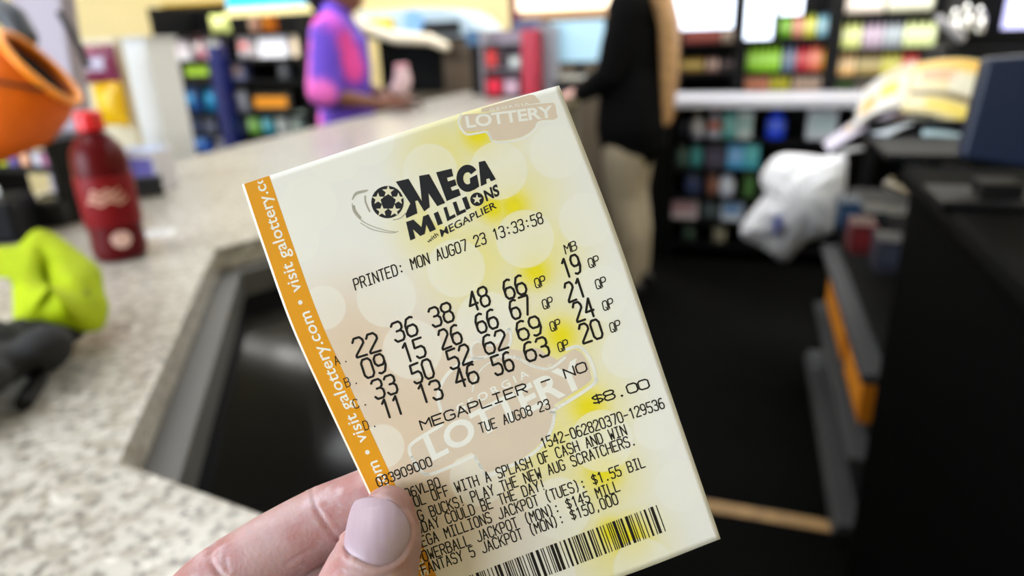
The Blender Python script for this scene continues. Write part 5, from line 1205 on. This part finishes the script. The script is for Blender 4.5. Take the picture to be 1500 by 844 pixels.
mb = MB(); mb.ball(L(.02, 0, 1.595), .112, 20, 14, (.95, .92, .95)); mb.tube([L(-.06, 0, 1.6), L(-.085, 0, 1.50), L(-.07, 0, 1.44)], [.07, .06, .03], 16); organic(mb, 'hair', mat('black hair', (18, 15, 14), .6), pu, .008, 3)
shoes(pu, L, mat('white shoe', (200, 200, 200), .6))
hp = thing('pink_pouch', 'small pink white pouch held in the hands of the person in purple', 'pouch', at_y(592, 135, 3.2))
mb = MB(); pc = at_y(590, 116, 3.22)
mb.ball(pc, .05, 16, 12, (.8, .6, 1.25)); mb.ball(pc + Vector((-.02, 0, -.035)), .04, 14, 10, (1.1, .7, .8)); organic(mb, 'pouch_body', mat('pale pink cloth', (216, 186, 190), .7), hp, .006, 4)
MB().tube([pc + Vector((-.02, -.01, .055)), pc + Vector((.02, -.01, .058))], .012, 10).build('gathered_neck', mat('pink cord', (206, 150, 160), .7), hp, smooth=True)
dp_ = thing('mobile_phone', 'dark phone held flat in the right hand of the person in purple', 'phone', at_y(600, 150, 3.14))
MB().box(at_y(604, 149, 3.13), (.07, .035, .010), yawm(.3)).build('case', m_black, dp_, bevel=.003); MB().box(at_y(604, 149, 3.13) + Vector((0, 0, .0055)), (.062, .030, .001), yawm(.3)).build('screen', mat('dim screen', (70, 78, 90), .2), dp_)

# shopper in black with long blond hair, seen from behind and the right
L = local(Vector((.61, 3.33, 0)), (-.90, .42, 0))
bp_ = thing('person', 'person with long blond hair in a black jacket and khaki trousers, seen from behind', 'person', L(0, 0, 0))
m_sk2 = skin_mat('fair skin', (224, 176, 160), (210, 150, 136), (234, 196, 182), .1)
mb = MB(); torso(mb, L, -.012); legs(mb, L, -.012); mb.tube([L(0, 0, 1.34), L(.02, 0, 1.45)], .05, 18); head(mb, (.045, 0, 1.54), L, .97)
sh1, el1, wr1 = L(.0, .175, 1.33), L(.06, .225, 1.075), L(.22, .13, .99)
sh2, el2, wr2 = L(.0, -.175, 1.33), L(.08, -.21, 1.08), L(.24, -.10, .99)
for a, b, c in ((sh1, el1, wr1), (sh2, el2, wr2)): mb.tube([a, a.lerp(b, .5), b, b.lerp(c, .4), c], [.048, .042, .036, .035, .023], 18)
fingers(mb, wr1, L(.33, .09, .975) - wr1, L, (0, 0, 1)); fingers(mb, wr2, L(.36, -.06, .98) - wr2, L, (0, 0, 1))
organic(mb, 'body', m_sk2, bp_, .006, 5)
mb = MB(); torso(mb, L, .03, .80); mb.tube([L(0, 0, .83), L(0, 0, .98)], [.215, .20], 26, .80, L(1, 0, 0) - L(0, 0, 0))
for a, b, c in ((sh1, el1, wr1), (sh2, el2, wr2)): mb.tube([a, a.lerp(b, .5), b, b.lerp(c, .5), b.lerp(c, .93)], [.075, .07, .062, .056, .045], 18)
organic(mb, 'jacket', mat('black jacket cloth', (7, 7, 8), .9, spec=.1, var=.15, scale=30, bump=.1), bp_, .009, 5)
mb = MB(); legs(mb, L, .022); mb.tube([L(0, 0, .80), L(0, 0, .95)], [.155, .15], 24, .74, L(1, 0, 0) - L(0, 0, 0)); organic(mb, 'trousers', mat('khaki cloth', (170, 156, 132), .85, var=.06, scale=20), bp_, .009, 4)
mb = MB(); mb.ball(L(.02, 0, 1.59), .112, 20, 14, (.95, .92, .95))
for k in range(7):
    y = -.075 + .025 * k; mb.tube([L(-.04, y * .8, 1.62), L(-.10, y * .95, 1.45), L(-.155, y, 1.28), L(-.165, y * .9, 1.08), L(-.165, y * .75, .86 + .02 * math.sin(k * 2))], [.03, .036, .034, .03, .014], 12)
organic(mb, 'long_hair', mat('blond hair', (172, 130, 82), .55, var=.3, scale=30), bp_, .007, 2)
shoes(bp_, L, mat('dark shoe', (40, 36, 34), .6))
